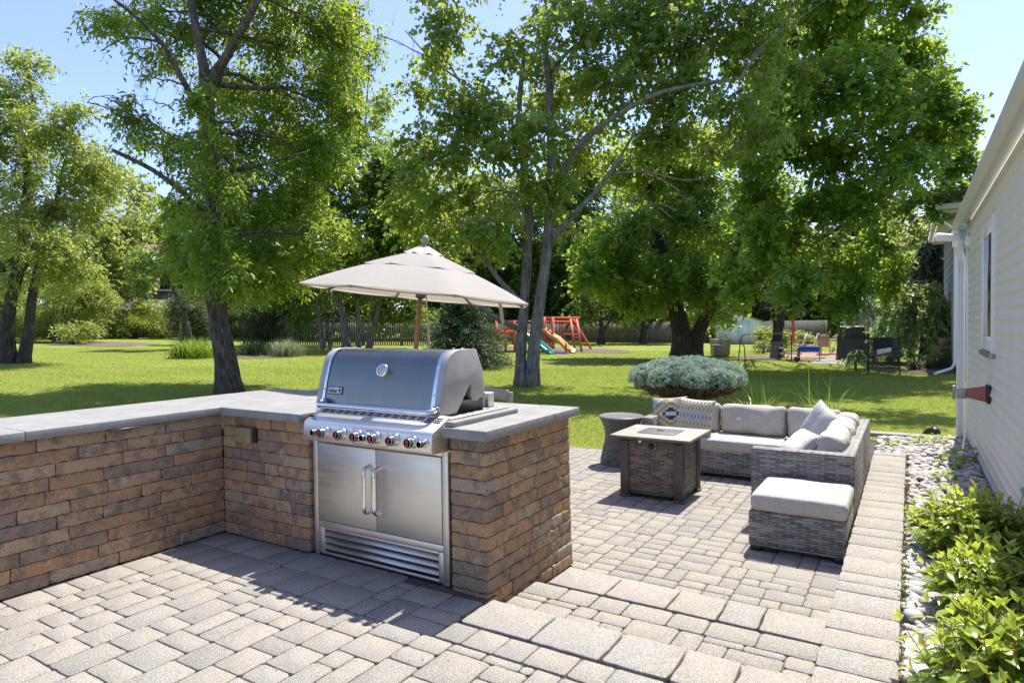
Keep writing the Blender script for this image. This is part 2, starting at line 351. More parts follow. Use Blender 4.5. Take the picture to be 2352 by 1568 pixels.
# ------------------------------------------------------------------ patterned pillow fabrics (woven designs)
def pattern(name, kind):
    m, nt, b = new_mat(name); uv = coords(nt, 'UV'); sx = N(nt, 'ShaderNodeSeparateXYZ'); nt.links.new(uv, sx.inputs[0]); u, v = sx.outputs[0], sx.outputs[1]
    mt = lambda *a: math_n(nt, *a)
    white, yel, gry, blk = (.62, .60, .56), (.46, .36, .10), (.30, .285, .265), (.06, .058, .055)
    if kind == 'ikat':
        cols, rows = 10, 5
        a = mt('MULTIPLY', mt('ABSOLUTE', mt('SUBTRACT', mt('FRACT', mt('MULTIPLY', u, cols)), .5)), 2)
        vv = mt('ADD', mt('MULTIPLY', v, rows), 0)
        bb = mt('MULTIPLY', mt('ABSOLUTE', mt('SUBTRACT', mt('FRACT', vv), .5)), 2)
        ins = mt('LESS_THAN', mt('ADD', a, bb), .93)
        row = mt('FLOOR', vv)
        midrow = mt('LESS_THAN', mt('ABSOLUTE', mt('SUBTRACT', row, 2)), .6)
        toprow = mt('GREATER_THAN', row, 3.5)
        col = mixc(nt, midrow, yel, gry); col = mixc(nt, mt('MULTIPLY', toprow, .8), col, (.40, .34, .18))
        ins2 = mt('LESS_THAN', mt('ADD', mt('SUBTRACT', 1, a), mt('SUBTRACT', 1, bb)), .62)
        c = mixc(nt, ins, white, col); c = mixc(nt, mt('MULTIPLY', ins2, .8), c, gry)
    elif kind == 'kilim':
        q = 13.0
        uu = mt('DIVIDE', mt('FLOOR', mt('MULTIPLY', mt('ABSOLUTE', mt('SUBTRACT', u, .58)), q)), q)
        vv = mt('DIVIDE', mt('FLOOR', mt('MULTIPLY', mt('ABSOLUTE', mt('SUBTRACT', v, .48)), 17)), 17)
        d = mt('ADD', mt('MULTIPLY', uu, .8), mt('MULTIPLY', vv, 1.1))
        r = ramp(nt, [(0, white), (.06, blk), (.17, white), (.24, yel), (.36, white), (.42, yel), (.48, gry), (.58, white), (.64, gry)], d)
        r.color_ramp.interpolation = 'CONSTANT'; c = r.outputs[0]
    elif kind == 'feather':
        zz = mt('ABSOLUTE', mt('SUBTRACT', mt('FRACT', mt('MULTIPLY', u, 3.5)), .5))
        s = mt('FRACT', mt('MULTIPLY', mt('ADD', v, mt('MULTIPLY', zz, .55)), 17))
        ln = mt('LESS_THAN', s, .36)
        f = mt('LESS_THAN', mt('FRACT', mt('ADD', mt('MULTIPLY', u, 1.75), .2)), .3)
        col = mixc(nt, f, (.19, .185, .18), (.50, .42, .20)); c = mixc(nt, ln, white, col)
    else:
        edge = mt('GREATER_THAN', mt('ABSOLUTE', mt('SUBTRACT', u, .5)), .43)
        s = mt('LESS_THAN', mt('FRACT', mt('MULTIPLY', mt('ADD', v, u), 16)), .45)
        c = mixc(nt, mt('MULTIPLY', edge, s), (.64, .62, .58), (.16, .15, .14))
    nt.links.new(c, b.inputs['Base Color']); b.inputs['Roughness'].default_value = .9; b.inputs['Specular IOR Level'].default_value = .2
    bump(nt, b, noise(nt, 14, 3, .5, coords(nt)), .35, .02); return m
M['ikat'] = pattern('ikat_fabric', 'ikat'); M['kilim'] = pattern('kilim_fabric', 'kilim'); M['feather'] = pattern('feather_fabric', 'feather'); M['plainpat'] = pattern('white_fabric', 'plain')
# ------------------------------------------------------------------ ground sheets
def sheet(name, x0, x1, y0, y1, z, mat, nx=1, ny=1, kind='structure', parent=None, zf=None):
    X = np.linspace(x0, x1, nx+1); Y = np.linspace(y0, y1, ny+1)
    V = np.array([(x, y, (zf(x, y) if zf else 0)+z) for y in Y for x in X]); w = nx+1
    F = np.array([(j*w+i, j*w+i+1, (j+1)*w+i+1, (j+1)*w+i) for j in range(ny) for i in range(nx)])
    return tag(mesh_obj(name, V, F, mat, parent), kind=kind)
def lawn():
    X = [-900, -300, -112, -80, -50, -30, -20, -12, 0, 40, 300, 900]; Y = [-300, -60, 0, 20, 40, 80, 200, 900]
    V = np.array([(x, y, ground_z(x, y)-.004) for y in Y for x in X]); w = len(X)
    F = np.array([(j*w+i, j*w+i+1, (j+1)*w+i+1, (j+1)*w+i) for j in range(len(Y)-1) for i in range(w-1)])
    tag(mesh_obj('lawn', V, F, M['lawn']), kind='structure')
lawn()
def blob_sheet(name, cx, cy, rx, ry, mat, dz=.012, n=40):
    a = np.linspace(0, 2*math.pi, n, endpoint=False); r = 1+.10*np.sin(3*a+cx)+.07*np.sin(5*a+cy)+RS.uniform(-.03, .03, n)
    P = [(cx, cy, ground_z(cx, cy)+dz)]+[(cx+rx*r[i]*math.cos(a[i]), cy+ry*r[i]*math.sin(a[i]), ground_z(cx+rx*math.cos(a[i]), cy)+dz) for i in range(n)]
    return tag(mesh_obj(name, P, [(0, 1+i, 1+(i+1) % n) for i in range(n)], mat), kind='structure')
# ------------------------------------------------------------------ pavers
class Pavers:
    def __init__(s): s.V = []; s.F = []; s.T = []; s.n = 0
    def add(s, x0, x1, y0, y1, z, gap=.0024, jit=.0024, ch=.003, dz=.001, tint=None):
        x0 += gap; x1 -= gap; y0 += gap; y1 -= gap
        c = min(.016, .25*min(x1-x0, y1-y0)); c *= random.uniform(.5, 1.1)
        xm, ym = (x0+x1)/2, (y0+y1)/2
        out = []
        def side(ax, ay, bx, by):
            L = math.hypot(bx-ax, by-ay); k = max(2, int(L/.05)); dx, dy = (bx-ax)/L, (by-ay)/L
            for i in range(k+1):
                t = c+(L-2*c)*i/k; o = random.uniform(-jit, jit*.4); out.append((ax+dx*t+dy*o*-1*-1, ay+dy*t-dx*o))
        side(x0, y0, x1, y0); side(x1, y0, x1, y1); side(x1, y1, x0, y1); side(x0, y1, x0, y0)
        k = len(out); tz = z+random.uniform(-dz, dz); sx, sy = random.uniform(-.006, .006), random.uniform(-.006, .006)
        P = []
        for sc, d in ((ch, 0), (ch*.3, -.002), (0, -.006), (0, -.05)):
            for (x, y) in out:
                L = math.hypot(x-xm, y-ym); xx = x-(x-xm)/L*sc; yy = y-(y-ym)/L*sc
                P.append((xx, yy, tz+d+(xx-xm)*sx+(yy-ym)*sy))
        F = [tuple(s.n+i for i in range(k))]+[(s.n+j*k+i, s.n+(j+1)*k+i, s.n+(j+1)*k+(i+1) % k, s.n+j*k+(i+1) % k) for j in range(3) for i in range(k)]
        t = tint if tint is not None else random.betavariate(1.6, 1.6)
        s.V += P; s.F += F; s.T += [t]*len(F); s.n += 4*k
    def ashlar(s, x0, x1, y0, y1, z, m=.0625):
        nx, ny = int(round((x1-x0)/m)), int(round((y1-y0)/m)); mx, my = (x1-x0)/nx, (y1-y0)/ny
        occ = np.zeros((ny+1, nx+1), bool); occ[ny:, :] = True; occ[:, nx:] = True
        sizes = [(4, 3), (4, 2), (3, 2), (3, 3), (2, 2), (3, 4), (2, 3), (2, 4), (4, 4)]; wts = [6, 5, 4, 3.5, 2, 3, 2.5, 2.5, 1.2]
        for j in range(ny):
            for i in range(nx):
                if occ[j, i]: continue
                c = [(w, h) for w, h in sizes]; wt = wts[:]; done = False
                while c:
                    k = random.choices(range(len(c)), wt)[0]; w, h = c.pop(k); wt.pop(k)
                    if i+w <= nx and j+h <= ny and not occ[j:j+h, i:i+w].any():
                        rest = 0
                        while i+w+rest < nx and not occ[j, i+w+rest]: rest += 1
                        if rest == 1: continue
                        done = True; break
                if not done:
                    w = 1
                    while w < 3 and i+w < nx and not occ[j, i+w]: w += 1
                    h = 1
                    if j+1 < ny and not occ[j+1, i:i+w].any(): h = 2
                occ[j:j+h, i:i+w] = True
                s.add(x0+i*mx, x0+(i+w)*mx, y0+j*my, y0+(j+h)*my, z)
    def row(s, a0, a1, b0, b1, z, lo, hi, axis='x', **k):
        a = a0
        while a < a1-1e-6:
            e = a+random.uniform(lo, hi)
            if a1-e < lo*.8: e = a1
            if axis == 'x': s.add(a, e, b0, b1, z, **k)
            else: s.add(b0, b1, a, e, z, **k)
            a = e
    def cuts(s, xs, b0, b1, z, **k):
        for a, e in zip(xs[:-1], xs[1:]): s.add(a, e, b0, b1, z, **k)
    def build(s, name, mat): return tag(mesh_obj(name, s.V, s.F, mat, None, False, s.T), kind='structure')
random.seed(5)
p = Pavers(); p.ashlar(-4.225, -.36, -5.0, 2.375, 0); p.ashlar(-3.0+.5, -1.93, 2.375, 2.8125, 0); p.row(-4.225, -2.5, 2.375, 2.625, 0, .19, .26); p.row(-4.225, -2.5, 2.625, 2.89, 0, .19, .26)
p.row(-1.925, -.36, 2.385, 2.555, 0, .15, .24); p.build('upper_patio', M['paver'])
p = Pavers(); p.ashlar(-1.93, -.36, 2.7, 3.2, -.08); p.row(-1.93, -.36, 3.2, 3.375, -.08, .15, .25); p.build('middle_tread', M['paver'])
p = Pavers(); p.ashlar(-5.9, -.36, 3.55, 7.74, -.16, .055); p.build('lower_patio', M['paver'])
p = Pavers(); p.cuts([-1.915, -1.515, -1.155, -.85, -.61, -.352], 2.572, 2.872, .002, gap=.004, jit=.005, ch=.005, tint=None); p.build('upper_step', M['slab'])
p = Pavers(); p.cuts([-1.86, -1.49, -1.13, -.86, -.655, -.352], 3.39, 3.68, -.078, gap=.004, jit=.005, ch=.005); p.build('lower_step', M['slab'])
p = Pavers(); p.row(-5, 8.30, -.35, -.035, .002, .15, .31, 'y', gap=.003, jit=.004, ch=.004); p.build('border_kerb', M['slab'])
sheet('upper_patio_bed', -4.9, -.36, -5.1, 2.57, -.0115, M['joint_sand']); sheet('middle_tread_bed', -1.95, -.36, 2.57, 3.385, -.0915, M['joint_sand']); sheet('lower_patio_bed', -5.95, -.36, 3.385, 7.78, -.1635, M['joint_sand'])
sheet('grill_bay_floor', -4.3, -1.93, 2.57, 2.95, -.0125, M['joint_sand'])
mb = MB(); mb.box(-1.90, -.36, 2.60, 2.84, -.165, -.045); mb.box(-1.86, -.36, 3.41, 3.65, -.165, -.125); mb.box(-.345, -.04, -5.0, 8.29, -.20, -.05)
tag(mb.build('kerb_footing', M['joint_sand']), kind='structure')
sheet('gravel_bed', -.34, .64, -5.1, 9.72, -.075, M['soil']); sheet('planting_bed', -2.2, -.33, 7.78, 9.72, -.10, M['soil'])
p = Pavers(); p.row(-2.2, .56, 9.70, 9.90, .0, .28, .5, tint=.8); p.build('coping_edge', M['slab'])
# ------------------------------------------------------------------ rounded / noisy stones
def rbox(dx, dy, dz, r, n, amp=0.0, freq=30, seed=0, only=None):
    """rounded box surface centred on 0 with noisy rough faces; returns V,F"""
    V = []; F = []; off = 0; rs = np.random.RandomState(seed)
    def lin(L): 
        k = max(2, int(L/n)); t = np.linspace(-1, 1, k+1); e = max(0, 1-2*r/L*.9)
        t = np.sort(np.concatenate((t[(abs(t) < e)], [-1, 1, -e, e, -(1+e)/2, (1+e)/2]))); return t*L/2
    X, Y, Z = lin(dx), lin(dy), lin(dz); h = np.array((dx, dy, dz))/2; ri = np.maximum(h-r, 0)
    ph = rs.uniform(0, 6.28, (4, 3)); fr = rs.uniform(.5, 1.6, (4, 3))*freq
    for ax, sg, A, B in ((0, -1, Y, Z), (0, 1, Y, Z), (1, -1, X, Z), (1, 1, X, Z), (2, -1, X, Y), (2, 1, X, Y)):
        a, b = np.meshgrid(A, B, indexing='ij'); P = np.zeros(a.shape+(3,)); o = [i for i in range(3) if i != ax]
        P[..., ax] = sg*h[ax]; P[..., o[0]] = a; P[..., o[1]] = b
        P = P.reshape(-1, 3); Q = np.clip(P, -ri, ri); D = P-Q; L = np.linalg.norm(D, axis=1)[:, None]+1e-9
        nn = D/L; P = Q+nn*r
        if amp:
            d = sum(np.sin(P[:, 0]*fr[i, 0]+ph[i, 0])*np.sin(P[:, 1]*fr[i, 1]+ph[i, 1])*np.sin(P[:, 2]*fr[i, 2]*1.5+ph[i, 2]) for i in range(4))
            P = P+nn*(d*amp)[:, None]
        na, nb = len(A), len(B)
        for i in range(na-1):
            for j in range(nb-1):
                q = (i*nb+j, (i+1)*nb+j, (i+1)*nb+j+1, i*nb+j+1)
                if (sg > 0) != (ax != 1): q = q[::-1]
                F.append(tuple(off+t for t in q))
        V.append(P); off += len(P)
    return np.vstack(V), F
# ------------------------------------------------------------------ outdoor kitchen: stone wall, stone tops
CH = .0773; ZT = .855
kit = empty('stone_counter', (-4.2, 2.9, 0), 'L-shaped brown stone kitchen counter with grey bluestone tops around the grill', 'stone counter')
sw = MB(); random.seed(21)
def stone(x0, x1, y0, y1, z0, z1, r=.008, amp=.0019):
    g = .0016; V, F = rbox(x1-x0-2*g, y1-y0-2*g, z1-z0-1.2*g, r, .020, amp, 60, random.randrange(10**6))
    sw.add(V+np.array(((x0+x1)/2, (y0+y1)/2, (z0+z1)/2)), F, random.betavariate(1.7, 1.5))
def course_run(axis, a0, a1, face, depth, z0, sgn, lo=.15, hi=.34):
    a = a0
    while a < a1-1e-6:
        e = a+random.uniform(lo, hi)
        if a1-e < lo*.85: e = a1
        j = random.uniform(-.004, .004); f0, f1 = sorted((face+j, face+sgn*depth))
        if axis == 'x': stone(a, e, f0, f1, z0, z0+CH)
        else: stone(f0, f1, a, e, z0, z0+CH)
        a = e
for c in range(-2, 11):
    z0 = ZT-(11-c)*CH
    bt = (10-c)*.0012                                   # slight batter
    if c >= 0:
        course_run('y', .3, 2.865, -4.222+bt, .12, z0, -1, .22, .50)         # left run, patio face
        course_run('x', -4.225+bt, -3.32, 2.865-bt, .11, z0, 1, .14, .26)       # back run left of grill
    # column: corner block + faces
    d = random.uniform(.15, .26)
    fx = -1.958+bt; fy = 2.895-bt
    stone(-2.205+bt, fx, fy, fy+d, z0, z0+CH, .010)
    course_run('y', fy+d, 3.90+bt, fx, .11, z0, -1, .16, .40)
    course_run('x', -4.93, fx-.115, 3.90+bt, .10, z0, -1, .25, .45)          # rear face
    course_run('y', .3, 3.89, -4.94-bt, .10, z0, 1, .3, .5)                  # outer left face
sw.build('stone_wall', M['stone'], kit, tint=True)
core = MB(); core.box(-4.87, -4.30, .32, 3.84, -.18, ZT-.01); core.box(-4.30, -3.34, 2.95, 3.84, -.18, ZT-.012); core.box(-2.185, -2.02, 2.96, 3.83, -.18, ZT-.012); core.box(-3.34, -2.185, 3.6, 3.84, -.18, ZT-.014)
core.build('wall_core', M['mortar_core'], kit)
def slab(x0, x1, y0, y1, z0, z1, seed, name='countertop'):
    V, F = rbox(x1-x0, y1-y0, z1-z0, .006, .05, .0007, 25, seed)
    b = MB(); b.add(V+np.array(((x0+x1)/2, (y0+y1)/2, (z0+z1)/2)), F); return b.build(name, M['bluestone'], kit, smooth=False)
slab(-4.955, -4.165, .25, 1.62, .860, .914, 1); slab(-4.955, -4.165, 1.624, 3.925, .860, .9135, 2)
slab(-4.160, -3.335, 2.80, 3.925, .859, .915, 3); slab(-3.331, -2.185, 3.56, 3.925, .860, .914, 4); slab(-2.181, -1.895, 2.80, 3.56, .859, .915, 5); slab(-2.181, -1.895, 3.565, 3.935, .860, .9145, 6)
slab(-2.175, -2.115, 2.82, 3.50, .9155, .945, 7, 'trim_strip')
ob = MB(); ob.box(-4.035, -3.865, 2.815, 2.862, .672, .782); o = ob.build('outlet_box', simple('yellowed_plastic_cover', (.29, .235, .11), .25, var=.15), kit, bevel=.012)
ob = MB(); ob.box(-3.866, -3.835, 2.845, 2.864, .678, .778); ob.build('box_frame', M['black'], o, bevel=.003)
ob = MB(); ob.box(-4.215, -4.16, 2.07, 2.25, .846, .858); ob.build('counter_light', M['bronze'], kit)
# ------------------------------------------------------------------ built-in gas grill
gr = empty('gas_grill', (-2.757, 2.9, 0), 'stainless steel built-in gas grill with closed lid and two cabinet doors', 'grill')
def part(b, name, mat, par, **k): return b.build(name, M[mat] if isinstance(mat, str) else mat, par, **k)
b = MB(); b.box(-3.245, -2.262, 2.93, 3.52, .01, .90); part(b, 'cabinet', 'blackmatte', gr)
b = MB()
b.box(-3.306, -3.266, 2.885, 2.95, .0, .765); b.box(-2.252, -2.210, 2.885, 2.95, .0, .765); b.box(-3.264, -2.254, 2.892, 2.94, .183, .224)
b.box(-3.264, -3.224, 2.893, 2.94, .005, .181); b.box(-2.292, -2.254, 2.893, 2.94, .005, .181); b.box(-3.2235, -2.2925, 2.894, 2.94, .005, .022); b.box(-3.2235, -2.2925, 2.894, 2.94, .166, .182)
b.box(-3.264, -2.254, 2.896, 2.94, .730, .765)
part(b, 'door_frame', 'steel', gr, bevel=.003)
for i in range(3):
    b = MB(); z = .142-i*.044
    b.prism([(2.897, z-.014), (2.904, z-.016), (2.935, z+.020), (2.928, z+.022), (2.900, z-.006)], -3.222, -2.293, 0); part(b, 'louver_slat', 'steel', gr)
for x0, x1, hx in ((-3.261, -2.7575, -2.797), (-2.7535, -2.257, -2.716)):
    b = MB(); b.box(x0, x1, 2.884, 2.91, .229, .727); d = part(b, 'door', 'steel', gr, bevel=.004)
    t = np.linspace(0, 1, 8); R = .03
    pts = [(hx, 2.886, .352)]+[(hx, 2.842-R*math.sin(a)+R*0+.012-.012, .352+R-R*math.cos(a)) for a in np.linspace(0, math.pi/2, 6)][0:0]
    prof = [(2.886, .345), (2.850, .345), (2.834, .351), (2.826, .366), (2.825, .40), (2.825, .565), (2.826, .599), (2.834, .614), (2.850, .620), (2.886, .620)]
    b = MB(); b.tube([(hx, y, z) for y, z in prof], .0125, 14); b.lathe([(.016, 0), (.016, .012)], (hx, 2.872, .345), 14, 1); b.lathe([(.016, 0), (.016, .012)], (hx, 2.872, .620), 14, 1)
    part(b, 'door_handle', 'chrome', d, smooth=True).modifiers.new('e', 'EDGE_SPLIT').split_angle = .8
# control panel: sloped top, rolled front
PX0, PX1 = -3.232, -2.212
prof = [(2.925, .765), (2.765, .768), (2.748, .775), (2.743, .79), (2.752, .868), (2.757, .882), (2.768, .892), (2.905, .955), (2.925, .957)]
b = MB(); b.prism(prof, PX0, PX1, 0); cp = part(b, 'control_panel', 'steel', gr, bevel=.003)
b = MB()
for i in range(15):
    x = -3.195+i*.0655
    for y0, z0 in ((2.865, .9385), (2.882, .9465)) if i not in (13, 14) else ((2.865, .9385), (2.882, .9465), (2.848, .931)):
        b.beam((x, y0, z0+.0008), (x+.047, y0, z0+.0008), .006, .004)
part(b, 'vent_slots', 'blackmatte', cp)
fy = lambda z: 2.743+(z-.79)/(.868-.79)*.009
def onpanel(x, z, d=0): return (x, fy(z)-d, z)
def knob(x, big):
    z = .832; r = .0315 if big else .0215; y = fy(z)
    b = MB(); b.lathe([(r*1.16, 0), (r*1.16, -.008), (r*1.06, -.014), (r*.98, -.016), (r*.96, -.034), (r*.92, -.040)], (x, y, z), 28, 1); k = part(b, 'knob', 'chrome', cp, smooth=True); k.modifiers.new('e', 'EDGE_SPLIT').split_angle = .6
    b = MB(); b.lathe([(r*.95, -.038), (r*.93, -.054), (r*.87, -.058), (0.001, -.058)], (x, y, z), 28, 1); part(b, 'knob_grip', 'knobcap', cp, smooth=True).modifiers.new('e', 'EDGE_SPLIT').split_angle = .6
    b = MB(); b.lathe([(r*.86, -.0585), (r*.80, -.060), (r*.76, -.0585)], (x, y, z), 28, 1); part(b, 'knob_ring', 'chrome', cp, smooth=True)
    if big:    # little kettle emblem
        b = MB(); b.lathe([(.0095, -.0585), (.0095, -.0602)], (x, y, z+.006), 16, 1); b.prism([(z-.018, x-.0105), (z-.018, x+.0105), (z-.003, x+.005), (z-.003, x-.005)], y-.0602, y-.0586, 1); b.box(x-.003, x+.003, y-.0602, y-.0586, z+.013, z+.020)
        part(b, 'kettle_mark', 'redmark', cp)
for x in (-3.031, -2.887, -2.753, -2.613, -2.474, -2.339): knob(x, True)
for x in (-3.092, -2.682, -2.256): knob(x, False)
def rrect(x0, x1, z0, z1, r, n=5):
    P = []
    for cx, cz, a0 in ((x1-r, z1-r, 0), (x0+r, z1-r, 90), (x0+r, z0+r, 180), (x1-r, z0+r, 270)):
        for i in range(n+1): a = math.radians(a0+90*i/n); P.append((cx+r*math.cos(a), cz+r*math.sin(a)))
    return P
P = [onpanel(x, z, .0012) for x, z in rrect(-2.800, -2.532, .783, .874, .008)]; b = MB(); b.tube(P+[P[0]], .0012, 6); part(b, 'burner_outline', 'redmark', cp)
def text(name, s, size, width, mat, par, loc, rot, ext=.0006, bold=0):
    c = bpy.data.curves.new(name, 'FONT'); c.body = s; c.size = size; c.extrude = ext; c.align_x = 'CENTER'; c.align_y = 'CENTER'; c.offset = bold
    t = bpy.data.objects.new(name, c); COL.objects.link(t); dg = bpy.context.evaluated_depsgraph_get(); dg.update()
    me = bpy.data.meshes.new_from_object(t.evaluated_get(dg)); bpy.data.objects.remove(t)
    V = np.array([v.co[:] for v in me.vertices]); w = V[:, 0].max()-V[:, 0].min(); V[:, 0] *= width/w
    V = V @ np.array(rot).T + np.array(loc); F = [tuple(p.vertices) for p in me.polygons]; bpy.data.meshes.remove(me)
    return mesh_obj(name, V, F, mat, par)
text('burner_lettering', 'Sear Station', .012, .062, M['black'], cp, onpanel(-2.672, .866, .0008), rotx(math.pi/2-.11))
b = MB(); b.lathe([(.010, 0), (.010, -.02), (.004, -.022)], (-3.2, 2.80, .918), 12, 1); b.xf(np.eye(3)); part(b, 'igniter_button', 'black', cp)
# lid
lp = [(2.918, .958), (2.930, 1.02), (2.953, 1.12), (2.985, 1.225), (3.005, 1.268), (3.032, 1.298), (3.068, 1.316), (3.11, 1.325), (3.20, 1.324), (3.285, 1.319), (3.335, 1.24), (3.366, 1.12), (3.37, 1.0), (3.35, .95)]
b = MB(); k = 0
n = len(lp); X0, X1 = -3.255, -2.33
V = [(x, y, z) for x in (X0, X1) for y, z in lp]; b.add(V, [(i, i+1, n+i+1, n+i) for i in range(n-1)])
lid = part(b, 'lid', 'lidsteel', gr, smooth=True); lid.modifiers.new('e', 'EDGE_SPLIT').split_angle = .9
cut = [(3.075, .950), (3.225, 1.118), (3.228, 1.105), (3.222, 1.045), (3.235, 1.015), (3.285, 1.006), (3.355, 1.03), (3.372, 1.06)]
side = [(2.912, .952)]+[(y-.007, z+.004) for y, z in lp[:8]]+[(3.20, 1.329), (3.287, 1.324), (3.338, 1.22), (3.372, 1.10)]
outl = side+[(3.372, 1.06), (3.352, 1.025), (3.285, 1.006), (3.240, 1.014), (3.224, 1.045), (3.230, 1.10), (3.226, 1.118), (3.212, 1.11), (3.075, .950)]
for x0, x1 in ((-3.300, -3.256), (-2.329, -2.283)):
    b = MB(); b.prism(outl, x0, x1, 0); part(b, 'lid_end_cap', 'castgrey', gr, bevel=.004)
for x0, x1 in ((-3.2565, -3.232), (-2.355, -2.329)):     # polished bands at the ends of the lid
    b = MB(); Q = [(y-.004, z+.003) for y, z in lp[:8]]; V = [(x, y, z) for x in (x0, x1) for y, z in Q]; n8 = len(Q); b.add(V, [(i, i+1, n8+i+1, n8+i) for i in range(n8-1)]); part(b, 'lid_band', 'chrome', gr, smooth=True)
for x in (-3.244, -2.342):
    for y, z in ((2.936, 1.07), (2.982, 1.225), (3.13, 1.331), (3.22, 1.33)): b = MB(); b.lathe([(.007, -.004), (.007, .003), (.003, .007)], (x, y, z), 10, 2); part(b, 'lid_rivet', 'chrome', lid, smooth=True)
b = MB(); b.box(-3.25, -2.29, 3.08, 3.36, .93, 1.02); part(b, 'firebox', 'blackmatte', gr)
rp = [(3.25, .95), (3.262, 1.10), (3.285, 1.278), (3.31, 1.29), (3.35, 1.255), (3.385, 1.19), (3.405, 1.08), (3.415, .955)]
for x0, x1 in ((-3.25, -3.235), (-2.322, -2.305)):
    b = MB(); b.prism(rp, x0, x1, 0); part(b, 'rear_shroud', 'castgrey', gr, bevel=.003)
b = MB(); b.box(-3.22, -2.33, 3.385, 3.42, .955, 1.20); b.box(-3.27, -2.29, 3.425, 3.49, .945, 1.04); part(b, 'rear_panel', 'steel', gr, bevel=.004)
for x0, x1 in ((-3.305, -3.245), (-2.262, -2.205)): b = MB(); b.box(x0, x1, 2.915, 3.53, .9155, .948); part(b, 'side_rail', 'steel', gr, bevel=.003)
b = MB()
for i in range(6): b.box(-2.25, -2.235, 2.98+i*.085, 3.04+i*.085, .944, .9488)
part(b, 'rail_slots', 'blackmatte', gr)
# lid handle
hp = [(-3.205, 2.925, 1.000), (-3.212, 2.88, .993), (-3.210, 2.852, .986), (-3.195, 2.835, .982), (-3.16, 2.828, .981), (-2.36, 2.828, .981), (-2.315, 2.835, .982), (-2.298, 2.852, .986), (-2.296, 2.88, .993), (-2.303, 2.925, 1.000)]
b = MB(); b.tube(hp, .0165, 18); part(b, 'lid_handle', 'chrome', lid, smooth=True)
for x in (-3.209, -2.299): b = MB(); b.lathe([(.02, -.012), (.02, .022)], (x, 2.895, .995), 18, 1); part(b, 'handle_collar', 'greymetal', lid, smooth=True)
# thermometer, tilted with the lid face
tilt = math.atan2(.03, .1)
def lathe_tilt(prof, c, n=36):
    q = MB(); q.lathe([(r, -h) for r, h in prof], (0, 0, 0), n, 1); q.xf(rotx(-tilt), c); return q
tc = (-2.756, 2.972, 1.196)
th = part(lathe_tilt([(.040, -.01), (.043, .008), (.043, .020), (.038, .027), (.031, .0275), (.0305, .022)], tc), 'thermometer', 'chrome', gr, smooth=True); th.modifiers.new('e', 'EDGE_SPLIT').split_angle = 1
part(lathe_tilt([(.0305, .019), (.0305, .0225), (.001, .0225)], tc), 'gauge_face', 'gaugeface', th)
q = MB(); q.beam((-.003, -.0235, -.014), (.004, -.0235, .013), .003, .001, (0, 1, 0)); 
for i in range(9): a = math.radians(-120+i*30); q.beam((.021*math.sin(a), -.0232, .021*math.cos(a)), (.026*math.sin(a), -.0232, .026*math.cos(a)), .0016, .001, (0, 1, 0))
q.xf(rotx(-tilt), tc); part(q, 'gauge_needle', 'black', th)
# maker's badge on the lid
t2 = math.atan2(.023, .1); bc = np.array((-3.148, 2.938, 1.064))
q = MB(); q.prism(rrect(-.066, .066, -.025, .025, .008)and[(z, x) for x, z in rrect(-.066, .066, -.025, .025, .008)], -.003, .004, 1); q.xf(rotx(-t2), bc); bd = part(q, 'badge', 'black', gr)
q = MB(); q.prism([(z, x) for x, z in rrect(-.061, .061, -.020, .020, .006)], -.0042, -.001, 1); q.xf(rotx(-t2), bc); part(q, 'badge_plate', M['gaugeface'], bd)
text('badge_lettering', 'weber', .042, .082, M['black'], bd, bc+np.array((-.014, -.0048, 0)), rotx(math.pi/2-t2), .0004, .0008)
q = MB(); q.lathe([(.0095, -.0042), (.0095, -.0052)], (0.045, 0, .004), 20, 1)
for s in (-1, 0, 1): q.beam((.045+s*.002, -.0048, -.003), (.045+s*.008, -.0048, -.017), .0018, .001, (0, 1, 0))
q.box(.0425, .0475, -.0052, -.0042, .013, .016); q.xf(rotx(-t2), bc); part(q, 'badge_kettle', 'black', bd)
# ------------------------------------------------------------------ umbrella behind the grill
AX = np.array((RT[0]*.105, RT[1]*.105, 1)); AX /= np.linalg.norm(AX)
UC = wp(975, 577, 6.66)
um = empty('patio_umbrella', (UC[0]-AX[0]*2.5, UC[1]-AX[1]*2.5, -.16), 'tan market umbrella tilted to the right on a leaning wooden pole', 'umbrella')
ux = RT-AX*(RT @ AX); ux /= np.linalg.norm(ux); uy = np.cross(AX, ux)
def ucan(r0, z0, r1, z1, lift, seg=8, sub=7, rows=7, sag=.012, a0=math.pi/8):
    V = []; F = []
    m = seg*sub
    for i in range(rows+1):
        t = i/rows; r = r0+(r1-r0)*t
        for k in range(m):
            a = a0+2*math.pi*k/m; f = (k % sub)/sub; ph = (a-a0) % (2*math.pi/seg)-math.pi/seg
            rr = r*math.cos(math.pi/seg)/math.cos(ph)
            sg = sag*4*f*(1-f)*t
            z = z0+(z1-z0)*t**1.12-sg*.6+lift
            rr *= 1-.10*4*f*(1-f)*t*.35
            V.append(UC+ux*rr*math.cos(a)+uy*rr*math.sin(a)+AX*z)
    F = [(i*m+k, i*m+(k+1) % m, (i+1)*m+(k+1) % m, (i+1)*m+k) for i in range(rows) for k in range(m)]
    return V, F
def solid(o, t): s = o.modifiers.new('thick', 'SOLIDIFY'); s.thickness = t; return o
RU = 1.20
cm, cnt, cb = new_mat('translucent_canvas'); cb.inputs['Base Color'].default_value = (.415, .385, .345, 1); cb.inputs['Roughness'].default_value = .9  # canopy cloth in its own even tan, partly translucent
ct = N(cnt, 'ShaderNodeBsdfTranslucent'); ct.inputs['Color'].default_value = (.47, .415, .34, 1); cmx = N(cnt, 'ShaderNodeMixShader'); cmx.inputs[0].default_value = .28
